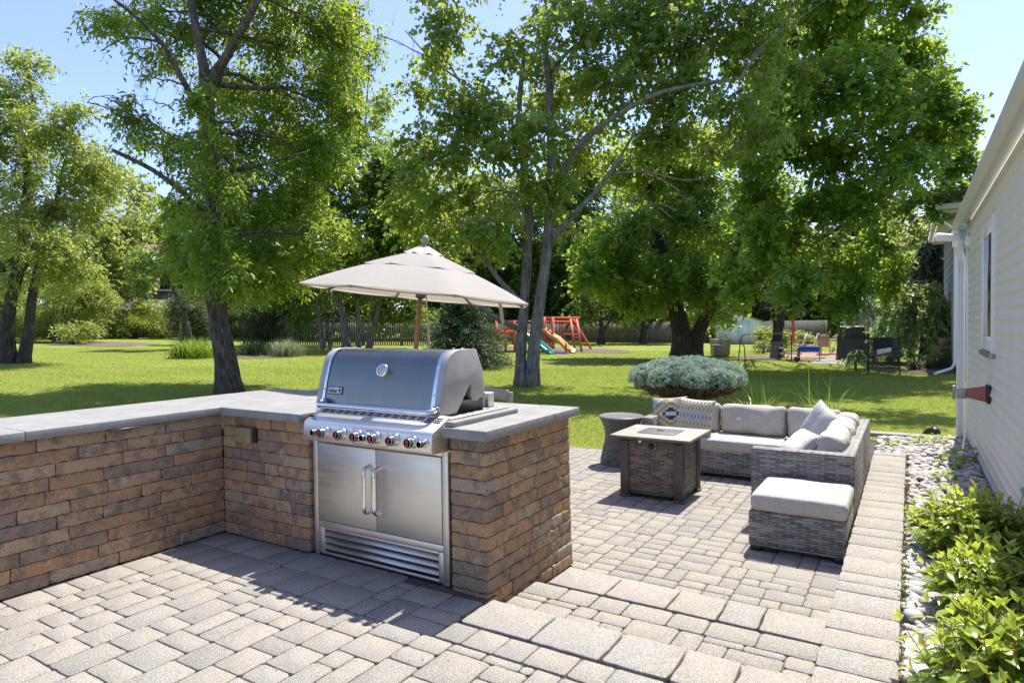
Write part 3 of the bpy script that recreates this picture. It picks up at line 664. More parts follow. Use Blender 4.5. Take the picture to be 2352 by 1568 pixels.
cnt.links.new(cb.outputs[0], cmx.inputs[1]); cnt.links.new(ct.outputs[0], cmx.inputs[2]); cnt.links.new(cmx.outputs[0], cnt.nodes['Material Output'].inputs['Surface'])
bump(cnt, cb, noise(cnt, 7, 3, .5, coords(cnt)), .25, .03)
o = mesh_obj('canopy', *ucan(.50, -.175, RU, -.455, 0), cm, um, True)
o = mesh_obj('middle_vent', *ucan(.12, -.03, .60, -.20, .008, sag=.018), cm, um, True)
o = mesh_obj('top_vent', *ucan(.02, .04, .21, -.052, .02, sag=.03, rows=4), M['canvas'], um, True)
# valance turned under at the rim
V, F = ucan(RU, -.455, RU-.02, -.475, 0, rows=2); mesh_obj('rim_hem', V, F, cm, um, True)
b = MB(); b.lathe([(.001, .165), (.022, .160), (.036, .140), (.042, .118), (.036, .094), (.022, .076), (.018, .06), (.022, .045), (.016, .03)], (0, 0, 0), 20); b.xf(np.array((ux, uy, AX)).T, UC); part(b, 'finial', 'taupe', um, smooth=True)
b = MB(); b.tube([UC-AX*2.5, UC-AX*.02], .024, 16); part(b, 'pole', 'wood', um, smooth=True)
HB = UC-AX*.44
b = MB(); b.lathe([(.03, -.05), (.05, -.04), (.055, .03), (.04, .05)], (0, 0, 0), 16); b.xf(np.array((ux, uy, AX)).T, HB); part(b, 'runner_hub', 'bronze', um)
for k in range(8):
    a = math.pi/8+2*math.pi*k/8; d = ux*math.cos(a)+uy*math.sin(a)
    b = MB(); b.beam(UC-AX*.05+d*.03, UC+d*(RU-.02)-AX*.47, .014, .022); b.beam(HB+d*.04, UC+d*.65-AX*.265, .012, .018); part(b, 'rib', 'bronze', um)
b = MB()
for dx, ex in ((.05, .0), (.065, .02), (.075, .16), (.06, -.12)):
    top = HB+ux*.06+uy*-.03; b.tube([top, top+np.array((dx*.3, 0, -.25)), top+np.array((dx*.5, 0, -.5)), top+np.array((ex, 0, -1.1))], .0055, 6)
part(b, 'pull_cord', 'rope', um)
e = UC+(ux*math.cos(-.39)+uy*math.sin(-.39))*(.85)-AX*.34
b = MB(); 
for s in (0, .02): b.tube([e+np.array((-.1, 0, .06)), e+np.array((0, 0, -.02)), e+np.array((.03+s, 0, -.16)), e+np.array((.055+s, 0, -.33))], [.010, .012, .010, .009], 5)
part(b, 'tie_strap', 'rope', um)
b = MB(); b.lathe([(.26, 0), (.26, .03), (.20, .06), (.05, .075), (.045, .30), (.03, .31)], UC-AX*2.46+np.array((0, 0, -.01)), 24); part(b, 'stand', 'bronze', um)
# patio chair half hidden behind the grill
ch = empty('patio_chair', (-3.60, 4.98, -.16), 'tan plastic patio chair behind the grill with only its slatted back in view', 'chair', rz=math.radians(-25))
def armchair_parts(par, m, seat=.42, top=1.0, w=.56):
    b = MB(); b.box(-w/2, w/2, -.25, .25, seat-.03, seat); b.build('seat', m, par, world=False, bevel=.01)
    for i in range(3):
        b = MB(); z = seat+.16+i*.17; b.prism([(.25+.10*(z-seat), z), (.275+.10*(z-seat), z), (.285+.10*(z-seat), z+.10), (.26+.10*(z-seat), z+.10)], -w/2+.02, w/2-.02, 0); b.build('back_slat', m, par, world=False, bevel=.008)
    for sx in (-1, 1):
        b = MB(); b.beam((sx*(w/2-.02), .24, 0), (sx*(w/2-.02), .35, top), .045, .035); b.build('rear_post', m, par, world=False, bevel=.006)
        b = MB(); b.beam((sx*(w/2-.02), -.24, 0), (sx*(w/2-.02), -.24, .64), .045, .035); b.build('leg', m, par, world=False, bevel=.006)
        b = MB(); b.box(sx*(w/2-.02)-.03, sx*(w/2-.02)+.03, -.28, .30, .64, .665); b.build('armrest', m, par, world=False, bevel=.008)
armchair_parts(ch, M['tan'])
# ------------------------------------------------------------------ seating
PZ = -.16
def wbox(name, x0, x1, y0, y1, z0, z1, mat, par, bev=.012, **k):
    b = MB(); b.box(x0, x1, y0, y1, z0, z1); return b.build(name, M[mat] if isinstance(mat, str) else mat, par, bevel=bev, uv=True, **k)
def cushion(name, x0, x1, y0, y1, z0, z1, par, r=.035, puff=.012, mat='cushion', seed=0, R=None, n=.05, wr=.0016, piping=True):
    dx, dy, dz = x1-x0, y1-y0, z1-z0
    V, F = rbox(dx, dy, dz, r, n, wr, 16, seed)
    ax = int(np.argmin((dx, dy, dz))); o = [i for i in range(3) if i != ax]; D = (dx, dy, dz)
    f = (1-(2*V[:, o[0]]/D[o[0]])**2).clip(0)**.6*(1-(2*V[:, o[1]]/D[o[1]])**2).clip(0)**.6
    V[:, ax] += np.sign(V[:, ax])*puff*f*(abs(V[:, ax]) > D[ax]*.2)
    c = np.array(((x0+x1)/2, (y0+y1)/2, (z0+z1)/2))
    if R is not None: V = V @ np.array(R).T
    b = MB(); b.add(V+c, F); ob = b.build(name, M[mat], par, smooth=True, uv=True)
    if piping:
        h = [D[o[0]]/2-r*.35, D[o[1]]/2-r*.35]
        for s in (-1, 1):
            P = []
            for u, w in rrect(-h[0], h[0], -h[1], h[1], r*1.1): q = [0, 0, 0]; q[o[0]] = u; q[o[1]] = w; q[ax] = s*(D[ax]/2-r*.45); P.append(q)
            P = np.array(P+[P[0]]); P = P @ np.array(R).T if R is not None else P
            b = MB(); b.tube(P+c, .0035, 6, cap=False); b.build('piping', M['piping'], ob, smooth=True)
    return ob
ls = empty('wicker_loveseat', (-1.4, 7.25, PZ), 'grey wicker sofa section along the lawn edge with three back cushions', 'sofa', 'wicker sectional sofa pieces')
wbox('base', -2.43, -1.02, 6.90, 7.60, -.125, .128, 'wicker', ls); wbox('armrest', -2.560, -2.431, 6.88, 7.615, -.125, .430, 'wicker', ls)
wbox('backrest', -2.43, -.455, 7.52, 7.62, .1285, .430, 'wicker', ls)
for x in (-2.5, -1.9, -1.25): wbox('foot', x-.03, x+.03, 6.93, 6.99, PZ, -.124, 'black', ls, .004); 
wbox('foot', -2.53, -2.47, 7.5, 7.56, PZ, -.124, 'black', ls, .004)
cushion('seat_cushion', -2.428, -1.105, 6.865, 7.515, .130, .244, ls, seed=1)
RB = rotx(-.20)
for i, (a, c) in enumerate(((-2.40, -1.815), (-1.80, -1.125), (-1.112, -.60))):
    cushion('back_cushion', a, c, 7.31, 7.47, .238, .565, ls, .055, .045, seed=10+i, R=RB, wr=.009, n=.03, piping=True)
rs = empty('wicker_corner_sofa', (-.72, 6.5, PZ), 'grey wicker sofa section along the stone kerb with solid end panel and three bolster cushions', 'sofa', 'wicker sectional sofa pieces')
wbox('end_panel', -1.098, -.352, 5.45, 5.55, -.125, .463, 'wicker', rs); wbox('base', -1.018, -.452, 5.551, 7.60, -.125, .128, 'wicker', rs); wbox('base_front', -1.098, -1.0185, 5.551, 6.885, -.125, .126, 'wicker', rs)
wbox('backrest', -.451, -.352, 5.551, 6.50, -.125, .463, 'wicker', rs); wbox('corner_backrest', -.4515, -.352, 6.504, 7.62, -.125, .460, 'wicker', rs)
for x, y in ((-1.06, 5.49), (-.39, 5.49), (-1.0, 6.8), (-.39, 7.56)): wbox('foot', x-.03, x+.03, y-.03, y+.03, PZ, -.124, 'black', rs, .004)
cushion('seat_cushion', -1.10, -.455, 5.56, 7.30, .130, .240, rs, seed=2)
for i, (a, c) in enumerate(((5.62, 6.28), (6.295, 6.95), (6.96, 7.30))):
    cushion('back_cushion', -.625, -.455, a, c, .236, .575-.004*i, rs, .065, .03, seed=20+i, R=roty(.12), wr=.008, n=.04)
ot = empty('wicker_ottoman', (-.67, 5.1, PZ), 'grey wicker ottoman with thick pale seat cushion in front of the sofa end panel', 'ottoman')
wbox('base', -.985, -.358, 4.80, 5.43, -.125, .130, 'wicker', ot)
for x in (-.94, -.40):
    for y in (4.85, 5.38): wbox('foot', x-.035, x+.035, y-.035, y+.035, PZ, -.124, 'black', ot, .004)
cushion('seat_cushion', -.975, -.352, 4.79, 5.42, .1305, .254, ot, .04, .010, seed=3)
def pillow(name, c, w, h, t, R, mat, label, seed=0):
    n = 22; V = []; F = []; UV = []; rs = np.random.RandomState(seed); u = np.linspace(-1, 1, n+1)
    for s in (-1, 1):
        o = len(V)
        for j in u:
            for i in u:
                e = (1-i**4)*(1-j**4); pin = 1-.07*(1-abs(j)**2)*abs(i)**3; pin2 = 1-.07*(1-abs(i)**2)*abs(j)**3
                y = s*t/2*max(e, 0)**.55+rs.uniform(-.0015, .0015)
                V.append((i*w/2*pin, y, j*h/2*pin2)); UV.append(((i+1)/2, (j+1)/2))
        for b in range(n):
            for a in range(n):
                q = (o+b*(n+1)+a, o+b*(n+1)+a+1, o+(b+1)*(n+1)+a+1, o+(b+1)*(n+1)+a); F.append(q if s < 0 else q[::-1])
    V = np.array(V) @ np.array(R).T
    ob = mesh_obj(name, V, F, M[mat], None, True, None, UV, False, 0, tuple(c)); tag(ob, label, 'pillow', 'throw pillows on the sofa'); return ob
pillow('throw_pillow', (-2.33, 7.18, .44), .41, .40, .13, rotz(.02) @ rotx(-.32) @ roty(-.10), 'kilim', 'throw pillow with stepped yellow and black diamonds by the left armrest', 1)
pillow('throw_pillow', (-2.00, 7.04, .445), .41, .41, .13, rotz(-.05) @ rotx(-.30) @ roty(.05), 'ikat', 'throw pillow with rows of narrow yellow and grey lozenges', 2)
pillow('throw_pillow', (-.735, 6.83, .48), .38, .38, .13, rotz(-.75) @ rotx(-.35) @ roty(.42), 'feather', 'throw pillow with grey and mustard feather stripes in the sofa corner', 3)
pillow('throw_pillow', (-.80, 6.02, .405), .33, .32, .15, rotz(-.85) @ rotx(-.85) @ roty(.12), 'plainpat', 'plain white throw pillow lying back beside the nearest bolster', 4)
# ------------------------------------------------------------------ fire pit table
fp = empty('fire_pit_table', (-2.036, 6.01, PZ), 'square fire pit table with beige tile top, bronze corner posts and brown wicker sides', 'fire table')
b = MB(); b.box(-2.415, -1.657, 5.66, 6.36, .418, .430); o = part(b, 'table_top', 'tiletop', fp, bevel=.002)
b = MB(); b.box(-2.418, -1.654, 5.657, 6.363, .400, .4175); b.box(-2.33, -1.76, 5.76, 6.29, .375, .3995); part(b, 'top_frame', 'bronze', fp, bevel=.003)
b = MB(); b.box(-2.225, -1.862, 5.86, 6.19, .4305, .436); o = part(b, 'burner_cover', 'slate', fp, bevel=.002)
b = MB(); b.tube([(-2.07, 6.02, .437), (-2.065, 6.02, .447), (-2.02, 6.02, .447), (-2.015, 6.02, .437)], .004, 8); part(b, 'cover_handle', 'black', o)
for sx in (-2.30, -1.785):
    for sy in (5.775, 6.275):
        b = MB(); b.box(sx-.04, sx+.04, sy-.04, sy+.04, -.135, .374)
        for i in range(-2, 3):
            x = sx+i*.016; b.box(x-.004, x+.004, sy-.0435, sy-.0395, -.13, .37); b.box(sx+(.0395 if sx > -2 else -.0435), sx+(.0435 if sx > -2 else -.0395), sy+i*.016-.004, sy+i*.016+.004, -.13, .37)
        L = part(b, 'corner_post', 'bronze', fp, bevel=.002)
        b = MB(); b.box(sx-.052, sx+.052, sy-.052, sy+.052, PZ, -.1355); part(b, 'foot', 'bronze', L, bevel=.006)
for a in (((-2.2595, -1.8255, 5.752, 5.77)), (-2.2595, -1.8255, 6.28, 6.298)): wbox('wicker_panel', a[0], a[1], a[2], a[3], -.10, .374, 'brownwicker', fp, .002)
for a in ((-2.3235, -2.305), (-1.783, -1.765)): wbox('wicker_panel', a[0], a[1], 5.8155, 6.2345, -.10, .374, 'brownwicker', fp, .002)
b = MB(); b.box(-2.2595, -1.8255, 5.754, 5.776, -.125, -.101); b.box(-2.2595, -1.8255, 6.274, 6.296, -.125, -.101); b.box(-2.321, -2.30, 5.8155, 6.2345, -.125, -.101); b.box(-1.785, -1.767, 5.8155, 6.2345, -.125, -.101); part(b, 'bottom_rail', 'bronze', fp)
b = MB(); b.box(-2.095, -1.988, 5.743, 5.7515, .298, .392); cpl = part(b, 'control_plate', 'bronze', fp, bevel=.002)
b = MB(); b.lathe([(.026, 0), (.026, -.012), (.020, -.022), (.001, -.022)], (-2.04, 5.743, .335), 20, 1); b.box(-2.044, -2.036, 5.712, 5.722, .315, .355); part(b, 'control_knob', 'black', cpl)
b = MB(); b.lathe([(.018, 0), (.018, -.010), (.012, -.015), (.001, -.015)], (-2.149, 5.752, .376), 16, 1); part(b, 'igniter_button', 'chrome', fp, smooth=True)
# ------------------------------------------------------------------ cooler table
ck = empty('cooler_table', (-2.875, 7.08, PZ), 'hourglass wicker side table with flat round lid beside the fire pit', 'side table')
b = MB(); pr_ = [(.245, PZ), (.243, -.10), (.225, -.02), (.203, .07), (.190, .15), (.190, .21), (.203, .27), (.226, .33), (.246, .368)]
b.lathe(pr_, (-2.875, 7.08, 0), 48); o = part(b, 'body', 'coolerwicker', ck, smooth=True); o.modifiers.new('e', 'EDGE_SPLIT').split_angle = 1.2
me = o.data; uvl = me.uv_layers.new(name='UVMap')
for pl in me.polygons:
    for li in pl.loop_indices:
        v = me.vertices[me.loops[li].vertex_index].co; a = math.atan2(v.y, v.x); c0 = math.atan2(pl.center[1], pl.center[0])
        if a-c0 > 3: a -= 2*math.pi
        if c0-a > 3: a += 2*math.pi
        uvl.data[li].uv = (a*.23, v.z)
b = MB(); b.lathe([(.240, .369), (.258, .374), (.260, .398), (.252, .404), (.240, .400), (.232, .398), (.001, .398)], (-2.875, 7.08, 0), 48); part(b, 'lid', simple('brown_grey_plastic', (.15, .14, .135), .42, var=.15), ck, smooth=True).modifiers.new('e', 'EDGE_SPLIT').split_angle = .7
# ------------------------------------------------------------------ house at the right
WX = .62
hs = empty('siding_house', (WX, 4, 0), 'house wall in pale vinyl siding with a gutter along the eave', 'house')
b = MB(); z = -.05; zs = [1.47+(k-1.458)*.969 for k in (1.458,)][0]; E = .0969
k0 = math.floor((-.06-zs)/E)
prof = []
zz = zs+k0*E
while zz < 2.66:
    prof += [(WX-.019, zz), (WX-.017, zz+.014), (WX, min(zz+E, 2.66))]; zz += E
segs = [(-6, 6.83), (7.82, 9.78)]
for y0, y1 in segs:
    V = [(x, y, z) for y in (y0, y1) for x, z in prof]; n = len(prof); b.add(V, [(i, n+i, n+i+1, i+1) for i in range(n-1)])
for lo, hi in ((None, 1.20), (2.345, None)):            # siding under and over the window
    pz = [q for q in prof if (lo is not None or q[1] <= hi) and (hi is not None or q[1] >= lo)]
    V = [(x, y, z) for y in (6.83, 7.82) for x, z in pz]; n = len(pz); b.add(V, [(i, n+i, n+i+1, i+1) for i in range(n-1)])
b.build('siding', M['siding'], hs)
b = MB(); b.box(WX+.03, WX+.2, -6, 6.85, -.2, 2.9); b.box(WX+.03, WX+.2, 7.80, 9.8, -.2, 2.9); b.box(WX+.03, WX+.2, 6.85, 7.80, -.2, 1.2); b.box(WX+.03, WX+.2, 6.85, 7.80, 2.345, 2.9); b.box(WX+.2, 6, 9.6, 9.8, -.2, 2.9); b.box(WX+.01, WX+.03, -6, 9.78, -.2, -.055)
b.build('wall_body', M['siding'], hs)
b = MB(); b.box(WX-.035, WX+.06, 9.782, 9.87, -.12, 2.66); b.build('corner_trim', M['trim'], hs, bevel=.004)
b = MB(); b.box(WX-.125, WX, -6, 9.95, 2.664, 2.69); b.box(WX-.012, WX+.01, -6, 9.78, 2.632, 2.6635); b.build('soffit', M['trim'], hs)
b = MB(); b.prism([(2.590, WX-.128), (2.592, WX-.150), (2.618, WX-.166), (2.640, WX-.172), (2.672, WX-.178), (2.682, WX-.174), (2.675, WX-.168), (2.610, WX-.128)][::-1], -6, 9.97, 1); b.box(WX-.127, WX-.112, -6, 9.95, 2.60, 2.70); b.build('gutter', M['gutter'], hs, bevel=.003)
b = MB(); V = [(WX-.15, -6, 2.70), (WX-.15, 10.05, 2.70), (5.5, 10.05, 5.0), (5.5, -6, 5.0)]; V += [(x, y, z+.03) for x, y, z in V]; b.add(V, [(3, 2, 1, 0), (4, 5, 6, 7), (0, 1, 5, 4), (1, 2, 6, 5), (2, 3, 7, 6), (3, 0, 4, 7)]); b.build('roof', M['shingle'], hs)
b = MB(); 
DX, DY = WX-.085, 9.93
def rib(p, q, w=.085, h=.06):
    b.beam(p, q, w, h, (1, 0, 0)); p = np.array(p, float); q = np.array(q, float)
    for i in (-1, 0, 1): b.beam(p+np.array((i*.024, -h/2-.012, 0)), q+np.array((i*.024, -h/2-.012, 0)), .012, .01, (1, 0, 0))
b.box(DX-.10, DX-.02, DY-.05, DY+.03, 2.50, 2.60)
b.beam((DX-.06, DY, 2.52), (DX+.005, DY-.02, 2.22), .085, .065, (0, 1, 0)); b.box(DX-.04, DX+.045, DY-.05, DY+.02, -.12, 2.23)
for i in (-1, 0, 1): b.box(DX+.0025+i*.026-.006, DX+.0025+i*.026+.006, DY-.058, DY-.05, -.1, 2.2)
b.build('downspout', M['trim'], hs, bevel=.006)
b = MB(); b.tube([(WX-.015, 9.755, .62), (WX-.015, 9.755, 2.48)], .016, 10)
for z in (.72, 1.3, 2.0): b.box(WX-.035, WX+.0, 9.74, 9.772, z, z+.02)
b.build('conduit', M['trim'], hs)
b = MB(); b.box(WX-.036, WX+.01, 6.83, 6.90, 1.13, 2.37); b.box(WX-.034, WX+.04, 7.75, 7.82, 1.18, 2.36); b.box(WX-.030, WX+.04, 6.9005, 7.7495, 2.29, 2.36); b.box(WX-.030, WX+.04, 6.9005, 7.7495, 1.19, 1.27)
wd = b.build('window', M['trim'], hs, bevel=.004)
b = MB(); b.box(WX-.05, WX-.005, 6.82, 7.84, 1.135, 1.179); b.build('sill', M['greymetal'], wd, bevel=.003)
b = MB(); b.box(WX-.026, WX+.0, 6.9005, 6.93, 1.2705, 2.2895); b.box(WX-.026, WX+.0, 7.71, 7.7495, 1.2705, 2.2895); b.box(WX-.026, WX+.0, 6.9305, 7.7095, 2.24, 2.2895); b.box(WX-.026, WX+.0, 6.9305, 7.7095, 1.2705, 1.32); b.build('sash', M['white'], wd)
b = MB(); b.box(WX-.022, WX-.016, 6.93, 7.71, 1.32, 2.24); b.build('pane', M['glass'], wd)
# fittings on the house
sl = empty('security_light', (WX-.08, 9.70, 2.45), 'white cylinder security light on the house corner under the eave', 'security light')
b = MB(); b.box(WX-.055, WX+.0, 9.62, 9.74, 2.37, 2.49); part(b, 'mount_box', 'white', sl, bevel=.01)
b = MB(); b.lathe([(.05, -.02), (.06, 0), (.06, .075), (.05, .09)], (WX-.13, 9.68, 2.38), 20, 2); b.box(WX-.13, WX-.05, 9.66, 9.70, 2.40, 2.44); part(b, 'sensor_body', 'white', sl, smooth=False, bevel=.004)
b = MB(); b.lathe([(.045, 0), (.05, .01), (.048, .24), (.04, .25)], (0, 0, 0), 20, 0); b.xf(rotz(.15) @ roty(.10), (WX-.36, 9.62, 2.50)); part(b, 'lamp_head', 'white', sl)
wf = empty('wall_fixture', (WX, 7.2, .80), 'rust red cone shaped wall fixture with grey bracket low on the siding', 'wall fixture')
b = MB(); b.box(WX-.04, WX-.012, 7.10, 7.26, .72, .885); part(b, 'mount_plate', 'black', wf, bevel=.006)
b = MB(); V = [(WX-.041, 7.115, .735), (WX-.041, 7.245, .735), (WX-.041, 7.245, .87), (WX-.041, 7.115, .87), (WX-.185, 7.145, .765), (WX-.185, 7.215, .765), (WX-.185, 7.215, .845), (WX-.185, 7.145, .845)]
b.add(V, [(0, 1, 2, 3), (7, 6, 5, 4), (0, 4, 5, 1), (1, 5, 6, 2), (2, 6, 7, 3), (3, 7, 4, 0)]); part(b, 'cone_shade', 'rust', wf, bevel=.006)
b = MB(); b.box(WX-.255, WX-.186, 7.145, 7.215, .755, .845); b.box(WX-.29, WX-.27, 7.12, 7.24, .745, .87); b.beam((WX-.28, 7.17, .84), (WX-.19, 7.17, .805), .012); part(b, 'bracket', 'greymetal', wf, bevel=.003)
b = MB(); b.lathe([(.05, 0), (.055, .01), (.045, .02), (.045, .09), (.03, .092)], (0, 0, 0), 20, 0); b.xf(roty(math.pi), (WX-.005, 5.62, .14)); tag(part(b, 'vent_pipe', 'chrome', None), 'short silver vent pipe low on the siding above the stones', 'vent pipe')
b = MB(); b.tube([(.16, 10.25, -.12), (.22, 10.15, -.02), (.27, 10.05, .03), (.30, 9.98, .02)], [.06, .07, .06, .04], 12); tag(part(b, 'drain_hose', 'black', None, smooth=True), 'black end of a drain hose on the grass behind the coping', 'hose')
# ------------------------------------------------------------------ foliage
def unit(a): return a/(np.linalg.norm(a, axis=-1, keepdims=True)+1e-9)
def leaf_mesh(name, P, D, Nn, L, W, tint, mat, parent=None, fold=.18, droop=.12, world=True, mid=.45):
    n = len(P); D = unit(D); S = unit(np.cross(D, Nn)); Nn = np.cross(S, D)
    L = np.broadcast_to(L, (n,))[:, None]; W = np.broadcast_to(W, (n,))[:, None]
    V = np.empty((n, 4, 3)); V[:, 0] = P; V[:, 1] = P+D*L*mid+S*W*.5+Nn*W*fold; V[:, 2] = P+D*L-Nn*L*droop; V[:, 3] = P+D*L*mid-S*W*.5+Nn*W*fold
    b = np.arange(n)[:, None]*4; F = np.concatenate((b+np.array((0, 2, 1)), b+np.array((0, 3, 2))), 1).reshape(-1, 3)
    return mesh_obj(name, V.reshape(-1, 3), F, mat, parent, False, np.repeat(tint, 2), None, world)
def scatter(centers, radii, counts, L, rs, out=.5, droop=.45, clump=14, sig=.26, up=.9, dens=12, flat=1.0):
    """leaf positions, directions and normals for a crown made of boughs (centers, radii (n,3))"""
    Ps, Ds, Ns, Ts = [], [], [], []
    for c, r, n in zip(centers, radii, counts):
        n = int(n)
        if n < 4: continue
        k = clump; u = unit(rs.normal(size=(k, 3))); cl = u*(rs.uniform(.15, 1, (k, 1))**.5)*.86
        ns = max(2, n//dens); wgt = rs.uniform(.3, 1.5, k); idx = rs.choice(k, ns, p=wgt/wgt.sum())
        sp = cl[idx]+rs.normal(size=(ns, 3))*sig*np.array((1, 1, .75)); ctint = rs.normal(0, .13, k)[idx]+rs.normal(0, .10, ns)
        bd = unit(sp*np.array((1, 1, .4))+rs.normal(size=(ns, 3))*.5); bd[:, 2] -= droop*.5
        li = np.repeat(np.arange(ns), dens); m = len(li)
        t = np.tile(np.linspace(-1, 1, dens), ns)[:, None]+rs.uniform(-.08, .08, (m, 1)); base = c+sp[li]*r; bd = unit(bd)
        sn = unit(rs.normal(size=(ns, 3))*.5+np.array((0, 0, up))); sd = unit(np.cross(bd, sn)); alt = np.where(np.arange(m) % 2, 1., -1.)[:, None]
        p = base+bd[li]*t*L*2.3+np.array((0, 0, -1.))*(t+1)**2*L*.28+rs.normal(size=(m, 3))*L*.22*np.array((1, 1, flat))
        d = bd[li]*.55+sd[li]*alt*.75+rs.normal(size=(m, 3))*.28; d[:, 2] -= droop*.8
        nn = sn[li]+rs.normal(size=(m, 3))*.42
        Ps.append(p); Ds.append(d); Ns.append(nn); Ts.append(.45+ctint[li]+rs.normal(0, .19, m))
    return np.vstack(Ps), np.vstack(Ds), np.vstack(Ns), np.clip(np.concatenate(Ts), 0, 1)
def bez(a, b, lift, n=6, rs=None, wob=.0):
    a = np.array(a, float); b = np.array(b, float); t = np.linspace(0, 1, n)[:, None]
    mid = (a+b)/2+np.array((0, 0, lift)); p = (1-t)**2*a+2*t*(1-t)*mid+t*t*b
    if rs is not None and wob: p[1:-1] += rs.normal(size=(n-2, 3))*wob
    return p
def tree(name, label, group, base, trunks, blobs, lm, bm, depth, L, W, cover, seed, limbs=(), bare=(), thick=.8, dz=.5, twigs=9, dens=12, droop=.45, up=.9, flare=1.6, sides=14, cat='tree', sig=.26, twig_r=.010, bumpy=.10, clump=14, shift=0):
    rs = np.random.RandomState(seed)
    t = empty(name, tuple(base), label, cat, group)
    tb = MB(); skel = []
    for pts, r0, r1 in trunks:
        P = np.array([wp(x, y, depth+dd) for x, y, dd in pts])
        k = max(10, int(np.linalg.norm(np.diff(P, axis=0), axis=1).sum()/.35)) if sides > 8 else len(P)*2
        s = np.concatenate(([0], np.cumsum(np.linalg.norm(np.diff(P, axis=0), axis=1)))); q = np.linspace(0, s[-1], k)
        C = np.stack([np.interp(q, s, P[:, i]) for i in range(3)], 1)
        for _ in range(2): C[1:-1] = (C[:-2]+2*C[1:-1]+C[2:])/4
        R = r0+(r1-r0)*(q/s[-1])**.8
        if flare: R *= 1+(flare-1)*np.exp(-q/(.9*r0+.12))
        C[0, 2] -= .25; tb.tube(C, R, sides, True, bumpy*.5); skel += [(c, r) for c, r in zip(C, R)]
    for pts, r0, r1 in limbs:
        P = np.array([wp(x, y, depth+dd) for x, y, dd in pts]); k = len(P)*3
        s = np.linspace(0, 1, len(P)); q = np.linspace(0, 1, k); C = np.stack([np.interp(q, s, P[:, i]) for i in range(3)], 1)
        for _ in range(2): C[1:-1] = (C[:-2]+2*C[1:-1]+C[2:])/4
        R = r0+(r1-r0)*q; tb.tube(C, R, 9, True, .05); skel += [(c, r) for c, r in zip(C, R)]
    cen, rad, cnt = [], [], []
    SP = np.array([s[0] for s in skel]); SR = np.array([s[1] for s in skel])
    for bl in blobs:
        x, y, rx, ry = bl[:4]; off = (bl[4] if len(bl) > 4 else rs.uniform(-1, 1)*dz)+shift
        sc = (depth+off)/FD; c = wp(x, y, depth+off); rx, ry = rx*sc, ry*sc; rd = thick*math.sqrt(rx*ry)+.1*rx
        cen.append(c); rad.append((max(rx*.85, rd*.5), rd, ry)); cov = bl[5] if len(bl) > 5 else 1
        cnt.append(cover*cov*math.pi*rx*ry/(L*W*.5))
        d = np.linalg.norm((SP-c)*np.array((1, 1, 1.0)), axis=1)+np.where(SP[:, 2] > c[2]-.1*ry, 1.2*(SP[:, 2]-c[2]+.1*ry), 0)
        i = int(np.argmin(d)); r0 = min(SR[i]*.55, .012+.018*np.linalg.norm(SP[i]-c)); r0 = max(r0, twig_r)
        C = bez(SP[i], c, .12*np.linalg.norm(SP[i]-c), 7, rs, .02*np.linalg.norm(SP[i]-c)); tb.tube(C, np.linspace(r0, twig_r*.9, 7), 6, False)
        R3 = np.array(rad[-1])
        for _ in range(twigs):
            e = c+unit(rs.normal(size=3))*R3*rs.uniform(.55, .98); s = C[rs.randint(2, 7)]
            tb.tube(bez(s, e, .08*np.linalg.norm(e-s), 5, rs, .03*np.linalg.norm(e-s)), np.linspace(twig_r*.8, twig_r*.25, 5), 4, False)
    tb.build('trunk', bm, t, smooth=True)
    if bare:
        for x0, y0, x1, y1, n in bare:
            bb = MB(); a, e0 = wp(x0, y0, depth-.4), wp(x1, y1, depth-.6); C = bez(a, e0, .15, 8, rs, .025); bb.tube(C, np.linspace(.022, .006, 8), 5, False)
            for _ in range(n):
                s = C[rs.randint(2, 8)]; v = unit(e0-a)*.6+rs.normal(size=3)*.5; q = s+v*rs.uniform(.3, .8)*np.linalg.norm(e0-a)*.4
                T = bez(s, q, .05, 5, rs, .015); bb.tube(T, np.linspace(.009, .003, 5), 4, False)
                for _ in range(2): w = T[rs.randint(1, 5)]; bb.tube([w, w+rs.normal(size=3)*.16], [.005, .002], 3, False)
            bb.build('dead_branch', bm, t, smooth=True)
    P, D, Nn, T = scatter(cen, rad, cnt, L, rs, droop=droop, up=up, dens=dens, sig=sig, clump=clump)
    n = len(P); s = np.clip(np.exp(rs.normal(-.03, .28, n)), .45, 1.7)
    leaf_mesh('crown', P, D, Nn, L*s, W*s, T, lm, t)
    return t, n
NL = 0
def T(*a, **k):
    global NL
    t, n = tree(*a, **k); NL += n; return t
